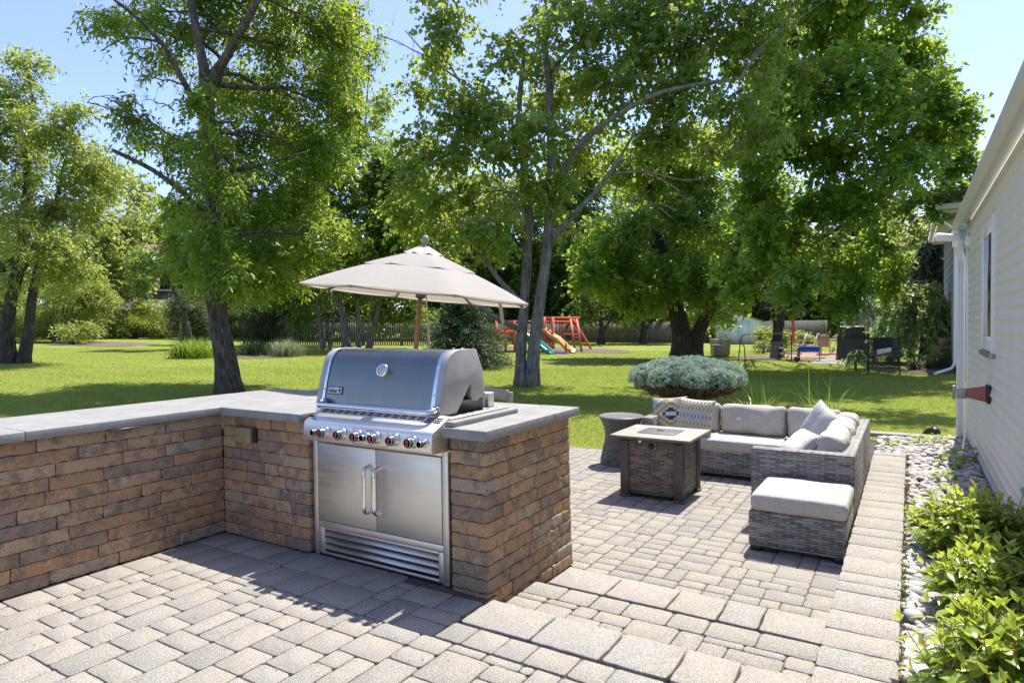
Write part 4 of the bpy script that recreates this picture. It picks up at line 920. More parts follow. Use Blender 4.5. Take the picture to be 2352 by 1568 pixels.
# --- cherry, left of the grill
bs = onground(530, 15.6)
T('cherry_tree', 'tall cherry tree with furrowed dark leaning trunk rising left of the grill', None, bs, [
    ([(530, 905, 0), (522, 850, 0), (508, 770, 0), (494, 680, 0), (488, 570, 0), (492, 460, 0), (486, 350, 0), (477, 260, 0), (476, 190, 0)], .26, .145),
    ([(476, 200, 0), (466, 140, 0), (448, 60, .2), (430, -60, .4), (415, -200, .6)], .12, .05), ([(478, 195, 0), (510, 150, -.2), (540, 95, -.4), (585, 20, -.6), (640, -120, -.9)], .125, .05)],
  [(250, 55, 80, 42), (345, 30, 85, 40), (470, 40, 110, 65), (620, 60, 120, 85), (730, 60, 90, 80), (765, 170, 75, 85), (560, 205, 120, 85), (690, 240, 105, 90), (285, 246, 75, 18, -.6, .8), (325, 300, 75, 36, -.4, .9), (395, 345, 80, 48, -.3), (585, 345, 125, 90), (705, 350, 105, 75),
   (410, 475, 75, 50), (500, 500, 110, 66), (640, 465, 135, 90), (475, 590, 110, 62), (600, 570, 140, 78), (735, 545, 90, 68), (545, 655, 95, 36), (635, 640, 95, 40), (400, 560, 50, 30), (330, -70, 150, 70), (520, -90, 180, 90), (700, -70, 140, 80), (480, -230, 200, 90), (480, 420, 60, 60, .5, .7), (485, 330, 56, 60, -2.9, .55), (500, 440, 70, 70, -3.0, .8), (478, 540, 76, 66, -3.0, .9), (520, 625, 84, 44, -3.0, 1.0), (440, 250, 46, 40, -2.8, .5), (470, 215, 60, 40, -2.9, .5), (800, 60, 55, 70, .5), (800, 262, 56, 56, .5), (380, 130, 70, 50, 0, .7)],
  M['cherry'], M['bark'], 15.6, .145, .056, 3.3, 3,
  limbs=[([(468, 265, 0), (430, 205, -.2), (376, 100, -.5), (310, 35, -.8), (262, 0, -1)], .085, .03), ([(376, 100, -.5), (340, 90, -.7), (285, 85, -.9), (240, 112, -1.1)], .035, .012), ([(490, 520, 0), (440, 460, -.3), (400, 425, -.5), (345, 385, -.7), (258, 345, -.9)], .075, .045), ([(490, 330, 0), (410, 330, -.5), (340, 270, -.7), (200, 236, -.9)], .03, .008), ([(486, 400, 0), (600, 380, -.5), (700, 350, -.7)], .06, .02)],
  bare=[(420, 195, 310, 178, 6), (400, 255, 340, 230, 5)], dz=1.7, shift=2.2, thick=.85, bumpy=.16, sides=22, flare=1.55, droop=.55)
# --- grey twin-stem tree in the middle
bs = onground(1207, 17.4)
T('silver_maple', 'twin-stemmed grey maple with dead twigs and wide airy crown in the centre', None, bs, [
    ([(1196, 885, 0), (1196, 800, 0), (1203, 720, 0), (1208, 640, 0), (1214, 560, 0), (1216, 470, 0), (1205, 380, .2), (1190, 250, .3), (1205, 120, .2)], .16, .06),
    ([(1222, 885, -.1), (1226, 800, -.1), (1238, 700, -.2), (1254, 600, -.3), (1262, 500, -.3), (1268, 400, -.3), (1264, 290, -.2), (1262, 180, 0), (1246, 90, .2), (1290, -40, .3), (1310, -180, .4)], .175, .06)],
  [(1030, 60, 80, 60), (995, 140, 60, 62), (1075, 225, 100, 84), (955, 215, 40, 44), (1168, 112, 62, 46), (1300, 55, 115, 78), (1450, 60, 145, 86), (1600, 80, 130, 105), (1715, 110, 110, 100), (1775, 70, 60, 70), (1250, 200, 135, 86), (1420, 195, 145, 95), (1580, 215, 130, 90), (1695, 255, 90, 60),
   (1045, 330, 105, 84), (1180, 330, 130, 85), (1330, 330, 110, 75), (1495, 320, 105, 55), (985, 420, 92, 76), (1100, 445, 120, 76), (1245, 430, 80, 60), (1000, 520, 105, 56), (1120, 535, 105, 52), (1040, 600, 60, 30, 0, .7), (1300, 520, 50, 40, .5, .6), (1350, -80, 190, 80), (1560, -70, 190, 80), (1180, -60, 90, 50, 0, .8), (1010, -50, 110, 55), (1400, -220, 240, 90), (1700, -115, 140, 90, -1.5), (1850, -140, 150, 95, -2), (2000, -160, 150, 100, -2.5), (2140, -190, 120, 90, -2.5), (1780, -260, 200, 90, -1), (945, 330, 60, 50, 1), (930, 480, 60, 56, 1), (1800, 175, 60, 66), (1755, 300, 66, 50), (1640, 330, 70, 46)],
  M['silver'], M['greybark'], 17.4, .125, .105, 3.2, 5,
  limbs=[([(1262, 560, -.3), (1310, 500, -.8), (1370, 440, -1.2), (1420, 370, -1.6), (1460, 300, -2)], .085, .03), ([(1266, 440, -.3), (1330, 330, -.8), (1390, 280, -1.3), (1500, 215, -1.9), (1590, 195, -2.2), (1700, 180, -2.5)], .10, .03), ([(1262, 170, 0), (1310, 110, -.4), (1390, 62, -.9), (1500, 50, -1.3)], .06, .02),
         ([(1214, 520, 0), (1195, 420, -.2), (1205, 330, -.3), (1240, 290, -.3)], .06, .025), ([(1205, 420, .1), (1130, 300, 0), (1050, 180, -.1), (980, 60, -.2)], .06, .02), ([(1180, 330, 0), (1110, 215, -.2), (1000, 150, -.4), (930, 70, -.5)], .045, .012), ([(1205, 700, 0), (1150, 650, -.4), (1110, 590, -.7), (1080, 540, -.8)], .09, .03), ([(1200, 760, 0), (1150, 735, -.5), (1100, 705, -1.0), (1085, 680, -1.2)], .08, .05), ([(1400, 400, -1.4), (1480, 390, -1.8), (1580, 420, -2.1), (1640, 400, -2.4)], .035, .012)],
  bare=[(1225, 520, 1130, 400, 8), (1240, 470, 1330, 400, 8), (1420, 375, 1560, 350, 8), (1440, 345, 1590, 300, 6), (1250, 560, 1400, 500, 7), (1215, 590, 1120, 520, 7), (1340, 430, 1520, 470, 6), (1010, 150, 870, 80, 6), (1480, 400, 1600, 470, 6)], dz=1.6, sides=20, flare=1.5, thick=.8, bumpy=.12, droop=.6, twigs=8)
# --- maples behind
bs = onground(1575, 31)
T('spreading_maple', 'low-branching maple with thick forked dark trunk above the blue spruce', 'maples in the back yard', bs, [
    ([(1572, 818, 0), (1568, 770, 0), (1555, 720, 0), (1535, 640, .2), (1510, 540, .3), (1490, 430, .4)], .52, .13), ([(1590, 815, 0), (1605, 760, -.2), (1640, 690, -.4), (1680, 600, -.6), (1715, 500, -.6), (1730, 420, -.5)], .36, .10)],
  [(1450, 540, 105, 66), (1570, 500, 115, 68), (1650, 560, 85, 76), (1425, 625, 95, 60), (1550, 625, 120, 66), (1655, 665, 75, 52), (1500, 690, 95, 38), (1620, 722, 62, 36), (1365, 560, 66, 60), (1500, 430, 140, 76), (1620, 425, 110, 78), (1370, 640, 60, 56), (1440, 360, 100, 60), (1580, 340, 110, 60)],
  M['maple'], M['darkbark'], 31, .165, .145, 4.2, 9, dz=1.8, twigs=6, twig_r=.018, droop=.5, sides=16)
bs = onground(1785, 29.5)
T('large_maple', 'huge dense dark maple with pale single trunk beside the house roof', 'maples in the back yard', bs, [
    ([(1785, 822, 0), (1785, 770, 0), (1790, 735, 0), (1800, 690, 0), (1822, 600, 0), (1850, 480, .2), (1880, 330, .3), (1920, 150, .4)], .24, .07), ([(1790, 740, 0), (1760, 690, .2), (1745, 600, .4), (1760, 470, .6), (1800, 330, .8)], .15, .05)],
  [(1760, 200, 80, 100, 3), (1715, 335, 80, 76, 3), (1690, 640, 60, 70, 2), (2050, 620, 60, 60), (1800, 60, 115, 80), (1900, 60, 120, 90), (2000, 105, 110, 80), (2108, 30, 34, 40, 0, 1.2), (2085, 100, 70, 60), (2125, 150, 75, 80), (2175, 220, 70, 70), (2225, 285, 46, 54), (1850, 200, 125, 100), (2000, 220, 140, 100), (2115, 285, 100, 90), (2195, 345, 72, 70), (1800, 330, 110, 90), (1950, 340, 130, 86), (2080, 385, 100, 66), (2190, 425, 56, 66), (1755, 450, 100, 86), (1880, 470, 120, 70), (1995, 450, 66, 40), (1800, 580, 105, 66), (1915, 600, 100, 76), (2010, 560, 50, 54), (1850, 660, 85, 56), (1955, 680, 75, 55), (1745, 560, 66, 76), (2130, 470, 66, 44), (1900, -60, 190, 70), (1970, 480, 60, 50), (1830, -170, 220, 110, 0, .8), (2060, -60, 150, 90, 0, .8), (1960, -260, 200, 110, 0, .7)],
  M['maple'], M['darkbark'], 29.5, .155, .14, 4.4, 12, limbs=[([(1825, 590, 0), (1900, 540, -.6), (1990, 480, -1.2), (2050, 440, -1.6)], .08, .03), ([(1860, 460, .2), (1960, 420, -.5), (2060, 350, -1.0)], .08, .03), ([(1785, 705, 0), (1745, 712, -.4), (1738, 722, -.6)], .08, .05)], dz=2.6, shift=-9.3, twigs=6, twig_r=.018, sides=14, droop=.35, clump=18, sig=.22)
# --- light green pair at the far left
bs = onground(38, 25.6)
T('twin_trunk_tree', 'airy light green tree on two splayed trunks at the left edge', None, bs, [
    ([(22, 838, 0), (14, 770, 0), (25, 680, 0), (48, 580, .1), (58, 470, .2), (66, 340, .2), (75, 230, .3)], .30, .06), ([(52, 838, 0), (66, 770, .1), (72, 690, .2), (88, 610, .2), (128, 470, .3), (150, 370, .3)], .24, .05), ([(35, 660, 0), (80, 560, -.3), (120, 470, -.5)], .12, .04)],
  [(60, 165, 62, 50), (30, 235, 84, 66), (100, 280, 84, 60), (185, 262, 55, 36), (40, 360, 95, 76), (150, 370, 105, 68), (245, 400, 75, 58), (60, 470, 105, 76), (190, 480, 115, 66), (100, 560, 120, 60), (25, 650, 70, 50, 0, .6), (160, 620, 95, 56), (-30, 300, 90, 90), (-40, 480, 100, 100)],
  M['pale'], M['darkbark'], 25.6, .12, .07, 2.5, 14, dz=1.6, twigs=8, sides=14, flare=1.35)
# --- multi-stem group behind the umbrella
bs = onground(795, 38)
T('multistem_tree', 'cluster of slim curving trunks under a dark crown left of the umbrella', None, bs, [
    ([(742, 800, 0), (735, 740, 0), (722, 680, 0), (712, 600, 0), (725, 500, .3)], .14, .06), ([(796, 803, 0), (790, 730, 0), (772, 670, 0), (752, 610, 0), (760, 480, .3)], .26, .09), ([(822, 802, 0), (825, 740, .2), (815, 660, .3), (830, 520, .4)], .17, .06), ([(846, 800, .3), (862, 740, .3), (876, 670, .4), (900, 560, .5)], .20, .06), ([(756, 803, .2), (765, 750, .4), (760, 690, .5)], .12, .05)],
  [(760, 430, 115, 86), (860, 465, 95, 86), (700, 545, 105, 76), (820, 560, 125, 76), (930, 560, 76, 76), (720, 645, 105, 56), (850, 650, 105, 52), (780, 350, 90, 60), (660, 610, 70, 50), (940, 650, 60, 50), (660, 680, 60, 40), (890, 700, 40, 24), (870, 385, 66, 60), (930, 440, 70, 66), (900, 520, 80, 60), (700, 735, 60, 20, 1, .6), (870, 735, 50, 18, 1, .6), (930, 715, 50, 30, 1, .8)],
  M['darkleaf'], M['greybark'], 38, .20, .14, 4.0, 16, dz=2.2, twigs=6, twig_r=.02, sides=12, flare=1.3)
bs = onground(840, 44)
T('slender_tree', 'thin sparse tree with bare upper twigs against the sky gap', None, bs, [([(848, 800, 0), (846, 600, 0), (843, 440, 0), (838, 300, 0), (846, 180, 0), (852, 70, 0)], .16, .035), ([(843, 420, 0), (822, 320, -.2), (812, 230, -.3)], .08, .03)],
  [(820, 130, 40, 66, 0, .7), (868, 110, 28, 50, 0, .6), (795, 210, 50, 56), (880, 240, 42, 40, 0, .8), (850, 330, 76, 56), (785, 320, 52, 56), (905, 390, 52, 46), (840, 420, 76, 50)],
  M['silver'], M['greybark'], 44, .20, .14, 3.0, 18, dz=1.6, bare=[(850, 200, 900, 60, 8), (850, 160, 830, 30, 7)], twigs=8, twig_r=.018, sides=10)
# --- low dark tree before the far house
bs = onground(360, 36)
T('japanese_maple', 'low dark-leaved maple in front of the brown neighbouring house', None, bs, [([(440, 790, 0), (425, 720, 0), (395, 660, 0), (370, 620, 0)], .14, .06)], [(325, 600, 56, 32), (385, 618, 70, 30), (322, 652, 40, 26), (410, 585, 46, 34), (440, 650, 50, 40)], M['darkleaf'], M['darkbark'], 36, .15, .11, 3.0, 20, dz=1.0, twigs=5, twig_r=.015, sides=10)
# --- small trees at the fence
for i, (x, d) in enumerate(((1380, 48.5), (1476, 49.7))):
    bs = onground(x, d)
    T('small_tree', ('small round-headed tree by the fence, nearer the red playset', 'small round-headed tree by the fence, nearer the forked maple')[i], 'small trees along the fence', bs, [([(x, 790, 0), (x+3, 745, 0), (x-8, 700, 0)], .25, .12), ([(x, 770, 0), (x+35, 715, 0)], .14, .06)],
      [(x-30, 690, 55, 45), (x+35, 690, 55, 45), (x, 650, 70, 50), (x-15, 725, 50, 20), (x+50, 640, 50, 40)], M['woods'], M['darkbark'], d, .24, .2, 2.6, 30+i, dz=1.2, twigs=5, twig_r=.02, sides=10)
# --- the wood beyond the fences
far = [(215, 54, [(210, 560, 90, 60), (270, 500, 80, 90), (200, 650, 80, 60), (290, 610, 60, 70), (260, 420, 60, 50)], 'pale', 'yellow-green tree behind the light shrub at left'),
       (330, 64, [(330, 520, 56, 70), (345, 600, 60, 60), (310, 440, 46, 50), (300, 640, 40, 40), (285, 680, 36, 40)], 'pale', 'feathery pale tree just left of the cherry trunk'),
       (400, 66, [(410, 590, 60, 50), (440, 550, 50, 60)], 'woods', 'mid-green tree rising over the brown house roof'),
       (70, 58, [(40, 600, 90, 70), (110, 640, 80, 60), (20, 690, 70, 60), (-40, 560, 90, 90)], 'woods', 'mid-green tree seen between the two splayed trunks'),
       (590, 58, [(560, 620, 90, 60), (640, 600, 90, 80), (600, 690, 90, 60), (520, 560, 60, 70), (660, 480, 70, 90)], 'woods', 'broad tree behind the cherry and the feathery cedar'),
       (720, 62, [(700, 420, 70, 110), (740, 580, 90, 90), (690, 300, 50, 80), (760, 690, 90, 60)], 'woods', 'tall tree far behind the slim curving trunks'),
       (930, 60, [(930, 540, 90, 90), (900, 640, 100, 80), (980, 640, 90, 80), (960, 450, 66, 70), (905, 470, 50, 60)], 'woods', 'tree far behind the umbrella top'),
       (1100, 64, [(1080, 520, 100, 90), (1140, 620, 110, 90), (1040, 650, 90, 80), (1120, 700, 100, 50), (1180, 480, 80, 90)], 'woods', 'tree far behind the left stem of the grey maple'),
       (1300, 62, [(1290, 560, 110, 90), (1360, 480, 90, 90), (1280, 660, 100, 70), (1390, 600, 90, 80), (1290, 440, 80, 70), (1340, 400, 60, 50)], 'darkleaf', 'dark tree far behind the red playset'),
       (1500, 66, [(1480, 470, 120, 90), (1560, 570, 120, 90), (1450, 620, 110, 70), (1600, 660, 110, 60), (1560, 420, 100, 70), (1500, 380, 90, 60)], 'darkleaf', 'dark tree far behind the forked maple'),
       (1720, 70, [(1720, 600, 90, 80), (1760, 480, 100, 100), (1690, 690, 80, 40), (1790, 700, 90, 50), (1680, 500, 70, 80)], 'woods', 'tree far behind the pale shed'),
       (1930, 60, [(1900, 690, 90, 60), (1960, 600, 90, 80), (2010, 520, 90, 80), (1880, 560, 80, 80)], 'woods', 'tree far behind the tan patio chairs'),
       (2090, 52, [(2080, 560, 70, 90), (2130, 640, 70, 80), (2060, 660, 70, 60), (2150, 520, 60, 70), (2040, 480, 60, 60), (2170, 590, 50, 90)], 'pale', 'loose light tree behind the weeping spruce by the house')]
for i, (x, d, bl, lm, lab) in enumerate(far):
    bs = onground(x, d)
    T('woodland_tree', lab, 'trees beyond the back fence', bs, [([(x, 800, 0), (x+6, 700, 0), (x-4, 560, 0), (x+5, 470, 0)], .30, .08)], bl, M[lm], M['darkbark'], d, .30, .22, 4.2 if lm != 'pale' else 3.2, 50+i, dz=3, twigs=5, twig_r=.03, sides=9)
rsx = np.random.RandomState(77)
under = [(20, 62, 'pale', 'far left'), (150, 66, 'woods', 'behind the rhododendron'), (235, 70, 'pale', 'behind the juniper'), (545, 64, 'woods', 'behind the left cedar'), (620, 56, 'darkleaf', 'behind the right cedar'), (750, 54, 'woods', 'behind the picket fence and slim trunks'), (890, 56, 'darkleaf', 'behind the picket fence under the umbrella'), (1010, 60, 'woods', 'behind the dark spruce'), (1140, 62, 'woods', 'behind the tower of the playset'), (1270, 64, 'woods', 'behind the playset swings'), (1400, 66, 'woods', 'behind the board fence and the left small tree'), (1530, 68, 'darkleaf', 'behind the board fence and forked maple'), (1660, 70, 'pale', 'behind the left edge of the shed'), (1770, 66, 'woods', 'behind the shed roof'), (1890, 64, 'pale', 'behind the patio table'), (2000, 60, 'woods', 'behind the covered grill'), (2120, 46, 'woods', 'behind the weeping spruce'), (2190, 50, 'pale', 'behind the shingled corner')]
for i, (x, d, lm, lab) in enumerate(under):
    bs = onground(x, d); bl = [(x+rsx.uniform(-75, 75), y, rsx.uniform(62, 95), rsx.uniform(34, 52)) for y in (735, 715, 690, 665, 640, 610, 590, 560) for _ in (0,)]+[(x-50, 742, 70, 26), (x+50, 742, 70, 26)]
    T('understorey_tree', 'low bushy %s tree %s' % ({'pale': 'light green', 'woods': 'mid-green', 'darkleaf': 'dark green'}[lm], lab), 'trees beyond the back fence', bs, [([(x, 795, 0), (x+4, 740, 0), (x-3, 660, 0)], .16, .05)], bl, M[lm], M['darkbark'], d, .32, .24, 3.6, 120+i, dz=3, twigs=3, twig_r=.03, sides=7)
# ------------------------------------------------------------------ shrubs, conifers, grasses
def bush(name, label, cat, px, depth, parts, lm, L, W, cover, seed, group=None, stem=True, base=None, droop=.1, up=1.0, clump=16, sig=.24, part='foliage'):
    rs = np.random.RandomState(seed); bs = onground(px, depth) if base is None else np.array(base)
    t = empty(name, tuple(bs), label, cat, group); sc = depth/FD; cen, rad, cnt = [], [], []
    for x, y, rx, ry in parts:
        c = wp(x, y, depth+rs.uniform(-.3, .3)*rx*sc); c[2] = max(c[2], bs[2]+ry*sc*.6); cen.append(c); rad.append((rx*sc, .8*math.sqrt(rx*ry)*sc, ry*sc)); cnt.append(cover*math.pi*rx*ry*sc*sc/(L*W*.5))
    P, D, Nn, Tn = scatter(cen, rad, cnt, L, rs, droop=droop, up=up, clump=clump, sig=sig, dens=8); k = P[:, 2] > bs[2]+.01
    leaf_mesh(part, P[k], D[k], Nn[k], L*rs.uniform(.7, 1.3, k.sum()), W, Tn[k], lm, t)
    if stem:
        b = MB()
        for c, r in zip(cen, rad):
            for _ in range(5): b.tube(bez(bs+rs.normal(size=3)*(.06, .06, 0), c+rs.normal(size=3)*np.array(r)*.4, .1, 5, rs, .02), np.linspace(.03, .01, 5)*min(1.5, depth/30+.3), 5, False)
        b.build('stem', M['darkbark'], t, smooth=True)
    return t
bush('rhododendron', 'large rounded light green shrub left of the juniper mound', 'shrub', 130, 46, [(100, 710, 90, 70), (170, 730, 80, 56), (60, 740, 60, 40), (215, 690, 60, 50), (140, 660, 60, 40), (180, 690, 60, 40)], M['pale'], .16, .07, 3, 70)
bush('low_shrub', 'small pale shrub with drooping leaves at the mulch edge far left', 'shrub', 165, 43, [(165, 762, 55, 24), (205, 755, 30, 16)], M['pale'], .2, .08, 3, 71)
bush('rose_bush', 'speckled light bush under the brown house window', 'shrub', 370, 56, [(350, 712, 60, 24), (400, 705, 46, 20)], M['pale'], .2, .14, 3, 72)
bush('juniper', 'bright yellow-green spreading juniper mound at the lawn edge', 'shrub', 310, 54, [(280, 755, 45, 22), (340, 748, 50, 24), (310, 735, 40, 16), (250, 765, 30, 14), (370, 755, 28, 16)], M['yellowbush'], .2, .06, 4, 73)
bush('red_maple_bush', 'small dark red shrub glimpsed between the left trunks', 'shrub', 75, 50, [(70, 730, 24, 20), (50, 745, 16, 16), (85, 712, 16, 14)], M['redleaf'], .14, .08, 2.5, 74)
bush('feathery_cedar', 'grey-green feathery cedar directly left of the cherry trunk', 'shrub', 450, 43, [(440, 720, 42, 50), (410, 700, 30, 36), (470, 750, 30, 36), (440, 770, 36, 24)], M['cedar'], .2, .04, 4, 75, droop=-.1)
bush('feathery_cedar', 'wide grey-green feathery cedar right of the cherry trunk', 'shrub', 600, 42, [(570, 700, 50, 36), (620, 730, 60, 40), (660, 712, 40, 34), (580, 750, 50, 30), (640, 760, 40, 20)], M['cedar'], .2, .04, 4, 76, droop=-.1)
bush('peony', 'low dark green flowering clump at the left foot of the bright grass', 'flower clump', 408, 29, [(405, 803, 20, 16), (420, 808, 18, 12)], M['darkleaf'], .13, .06, 4, 77)
bush('boxwood', 'rounded light green shrub behind the pale trunk on the neighbouring patio', 'shrub', 1765, 36, [(1755, 775, 28, 20), (1780, 768, 34, 24), (1805, 780, 24, 18)], M['pale'], .09, .05, 5, 78)
bush('golden_shrub', 'small golden shrub left of the pale maple trunk', 'shrub', 1752, 34, [(1750, 790, 20, 13)], M['yellowbush'], .08, .05, 5, 79)
bush('boxwood', 'rounded light green shrub beside the white patio chairs', 'shrub', 1835, 37, [(1830, 775, 24, 18), (1860, 780, 22, 14)], M['pale'], .09, .05, 5, 80)
bush('azalea', 'sparse twiggy shrub at the corner of the grey shingled wing', 'shrub', 2140, 22, [(2130, 838, 24, 16), (2155, 830, 20, 20), (2115, 848, 14, 10)], M['cedar'], .06, .03, 3.2, 81)
bush('red_tipped_shrub', 'little shrub with reddish tips right of the slatted lounger', 'shrub', 2100, 21.5, [(2098, 838, 13, 14), (2104, 846, 15, 9)], M['cedar'], .05, .03, 4, 82)
# strap-leaved clumps
def blades(name, label, cat, base, n, h, spread, w, lm, seed, group=None, lean=.55, seg=4, r0=.12):
    rs = np.random.RandomState(seed); t = empty(name, tuple(base), label, cat, group); V = []; F = []; T_ = []
    for i in range(n):
        a = rs.uniform(0, 6.283); hh = h*rs.uniform(.55, 1.1); sp = spread*rs.uniform(.15, 1.1); d = np.array((math.cos(a), math.sin(a), 0)); s = np.array((-d[1], d[0], 0))
        p0 = np.array(base)+np.array((rs.normal()*r0, rs.normal()*r0, 0)); o = len(V)
        for k in range(seg+1):
            f = k/seg; q = p0+d*sp*f**1.7+np.array((0, 0, hh*(f-lean*.55*f**2.6*min(1, sp/spread)))); ww = w*(1-f**2.2*.95)
            V += [q-s*ww/2, q+s*ww/2]
        F += [(o+2*k, o+2*k+1, o+2*k+3, o+2*k+2) for k in range(seg)]; T_ += [float(np.clip(rs.normal(.5, .22), 0, 1))]*seg
    mesh_obj('blades', V, np.array(F), lm, t, False, T_); return t
def gpos(px, depth): return onground(px, depth)
blades('ornamental_grass', 'tall bright green ornamental grass left of the cherry trunk', 'ornamental grass', gpos(452, 29.4), 800, 1.05, .7, .022, M['ornament'], 1, 'grass clumps on the lawn', r0=.36)
blades('iris_clump', 'dark strap-leaved clump right behind the cherry trunk', 'ornamental grass', gpos(585, 32), 420, .85, .7, .035, M['irisleaf'], 2, 'grass clumps on the lawn', r0=.34)
blades('silver_grass', 'round fountain of pale silvery grass nearest the grill', 'ornamental grass', gpos(662, 31), 1100, 1.0, .85, .016, M['silvergrass'], 3, 'grass clumps on the lawn', lean=.8, r0=.30)
blades('daylily', 'strappy daylily tuft behind the loveseat back', 'daylily', (-1.62, 8.6, -.10), 60, 1.12, .5, .016, M['ornament'], 4, 'daylilies behind the sofa', lean=.9, seg=6, r0=.07)
blades('daylily', 'strappy daylily tuft behind the sofa corner', 'daylily', (-.88, 8.75, -.10), 44, 1.10, .6, .014, M['ornament'], 5, 'daylilies behind the sofa', lean=.7, seg=6, r0=.09)
# dwarf blue spruce on a stem
def blue_spruce():
    rs = np.random.RandomState(5); dp = 9.7; c = wp(1580, 868, dp); b0 = np.array((c[0], c[1], -.17))
    t = empty('dwarf_blue_spruce', tuple(b0), 'flat-topped dwarf blue spruce grafted on a short stem behind the sofa', 'spruce')
    n = 5200; u = unit(rs.normal(size=(n, 3))); u[:, 2] = np.where(u[:, 2] < -.22, -u[:, 2]*.9, u[:, 2]); u = unit(u)
    r = np.array((.83, .80, .30)); lump = 1+.10*np.sin(u[:, 0]*9+1)*np.sin(u[:, 1]*8)+.05*np.sin(u[:, 0]*17)*np.sin(u[:, 1]*15+2)
    P0 = c+u*r*lump[:, None]*rs.uniform(.90, 1.0, (n, 1)); nrm = unit(u/r*.5+np.array((0, 0, .35)))
    k = 15; li = np.repeat(np.arange(n), k); m = len(li); d = nrm[li]*.55+rs.normal(size=(m, 3))*.55
    leaf_mesh('foliage', P0[li]+rs.normal(size=(m, 3))*.006, d, rs.normal(size=(m, 3)), .034*rs.uniform(.7, 1.2, m), .0085, np.clip(np.repeat(rs.normal(.5, .2, n), k)+rs.normal(0, .1, m), 0, 1), M['bluespruce'], t, 0, 0)
    n = 1500; a = rs.uniform(0, 6.283, n); q = rs.uniform(.1, .95, n); P = c+np.stack((np.cos(a)*.80*q, np.sin(a)*.78*q, -.08-.24*(1-q)+rs.normal(size=n)*.03), 1); li = np.repeat(np.arange(n), 10); m = len(li)
    d = np.stack((np.cos(a), np.sin(a), -.4+0*a), 1)[li]+rs.normal(size=(m, 3))*.6
    leaf_mesh('dead_inner_needles', P[li], d, rs.normal(size=(m, 3)), .06, .009, rs.uniform(0, 1, m), M['brownneedle'], t, 0, 0)
    b = MB(); b.tube([b0-np.array((0, 0, .1)), b0+np.array((.02, 0, .25)), c-np.array((0, 0, .28))], [.06, .05, .045], 10)
    for i in range(26): a = i*.7; b.tube([c-np.array((0, 0, .30)), c+np.array((math.cos(a)*.4, math.sin(a)*.4, -.24)), c+np.array((math.cos(a)*.72, math.sin(a)*.7, -.10))], [.02, .012, .006], 5)
    b.build('trunk', M['darkbark'], t, smooth=True)
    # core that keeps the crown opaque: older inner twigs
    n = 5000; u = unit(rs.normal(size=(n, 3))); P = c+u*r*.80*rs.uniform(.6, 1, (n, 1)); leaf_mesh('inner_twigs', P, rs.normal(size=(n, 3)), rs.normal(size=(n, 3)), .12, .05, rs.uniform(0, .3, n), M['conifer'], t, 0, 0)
blue_spruce()
def conifer(name, label, base, h, rad, lm, seed, group=None, n_br=420, L=.10, W=.03, droop=.25, per=46):
    rs = np.random.RandomState(seed); t = empty(name, tuple(base), label, 'conifer', group); b = MB(); base = np.array(base)
    b.tube([base-np.array((0, 0, .2)), base+np.array((0, 0, h*.5)), base+np.array((0, 0, h))], [.16, .09, .015], 9); Ps, Ds, Ts = [], [], []
    for i in range(n_br):
        f = rs.uniform(0, 1)**1.3; z = .12+f*(h-.15); a = rs.uniform(0, 6.283); R = rad*(1-f)**.8*rs.uniform(.75, 1.08)+.06
        s = base+np.array((0, 0, z)); d = np.array((math.cos(a), math.sin(a), 0)); e = s+d*R+np.array((0, 0, -droop*R*rs.uniform(.4, 1.4)))
        C = bez(s, e, .10*R, 5); b.tube(C, np.linspace(.018, .004, 5), 4, False); k = int(per*(.4+R/rad)); tt = rs.uniform(.25, 1, k)
        P = np.stack([np.interp(tt, np.linspace(0, 1, 5), C[:, j]) for j in range(3)], 1)+rs.normal(size=(k, 3))*np.array((.06, .06, .035))*(.5+R); Ps.append(P)
        Ds.append(d*.8+rs.normal(size=(k, 3))*.6+np.array((0, 0, -.35))); Ts.append(np.clip(tt*.55+rs.normal(0, .15, k)+rs.normal(0, .08), 0, 1))
    b.build('trunk', M['darkbark'], t, smooth=True); P = np.vstack(Ps); leaf_mesh('crown', P, np.vstack(Ds), rs.normal(size=P.shape)+np.array((0, 0, 1)), L*rs.uniform(.7, 1.3, len(P)), W, np.concatenate(Ts), lm, t, 0, .1); return t
bsp = onground(1065, 24.6); conifer('spruce', 'dense dark spruce behind the umbrella pole', bsp, 3.6, 2.0, M['conifer'], 1, None, 520, .13, .035)
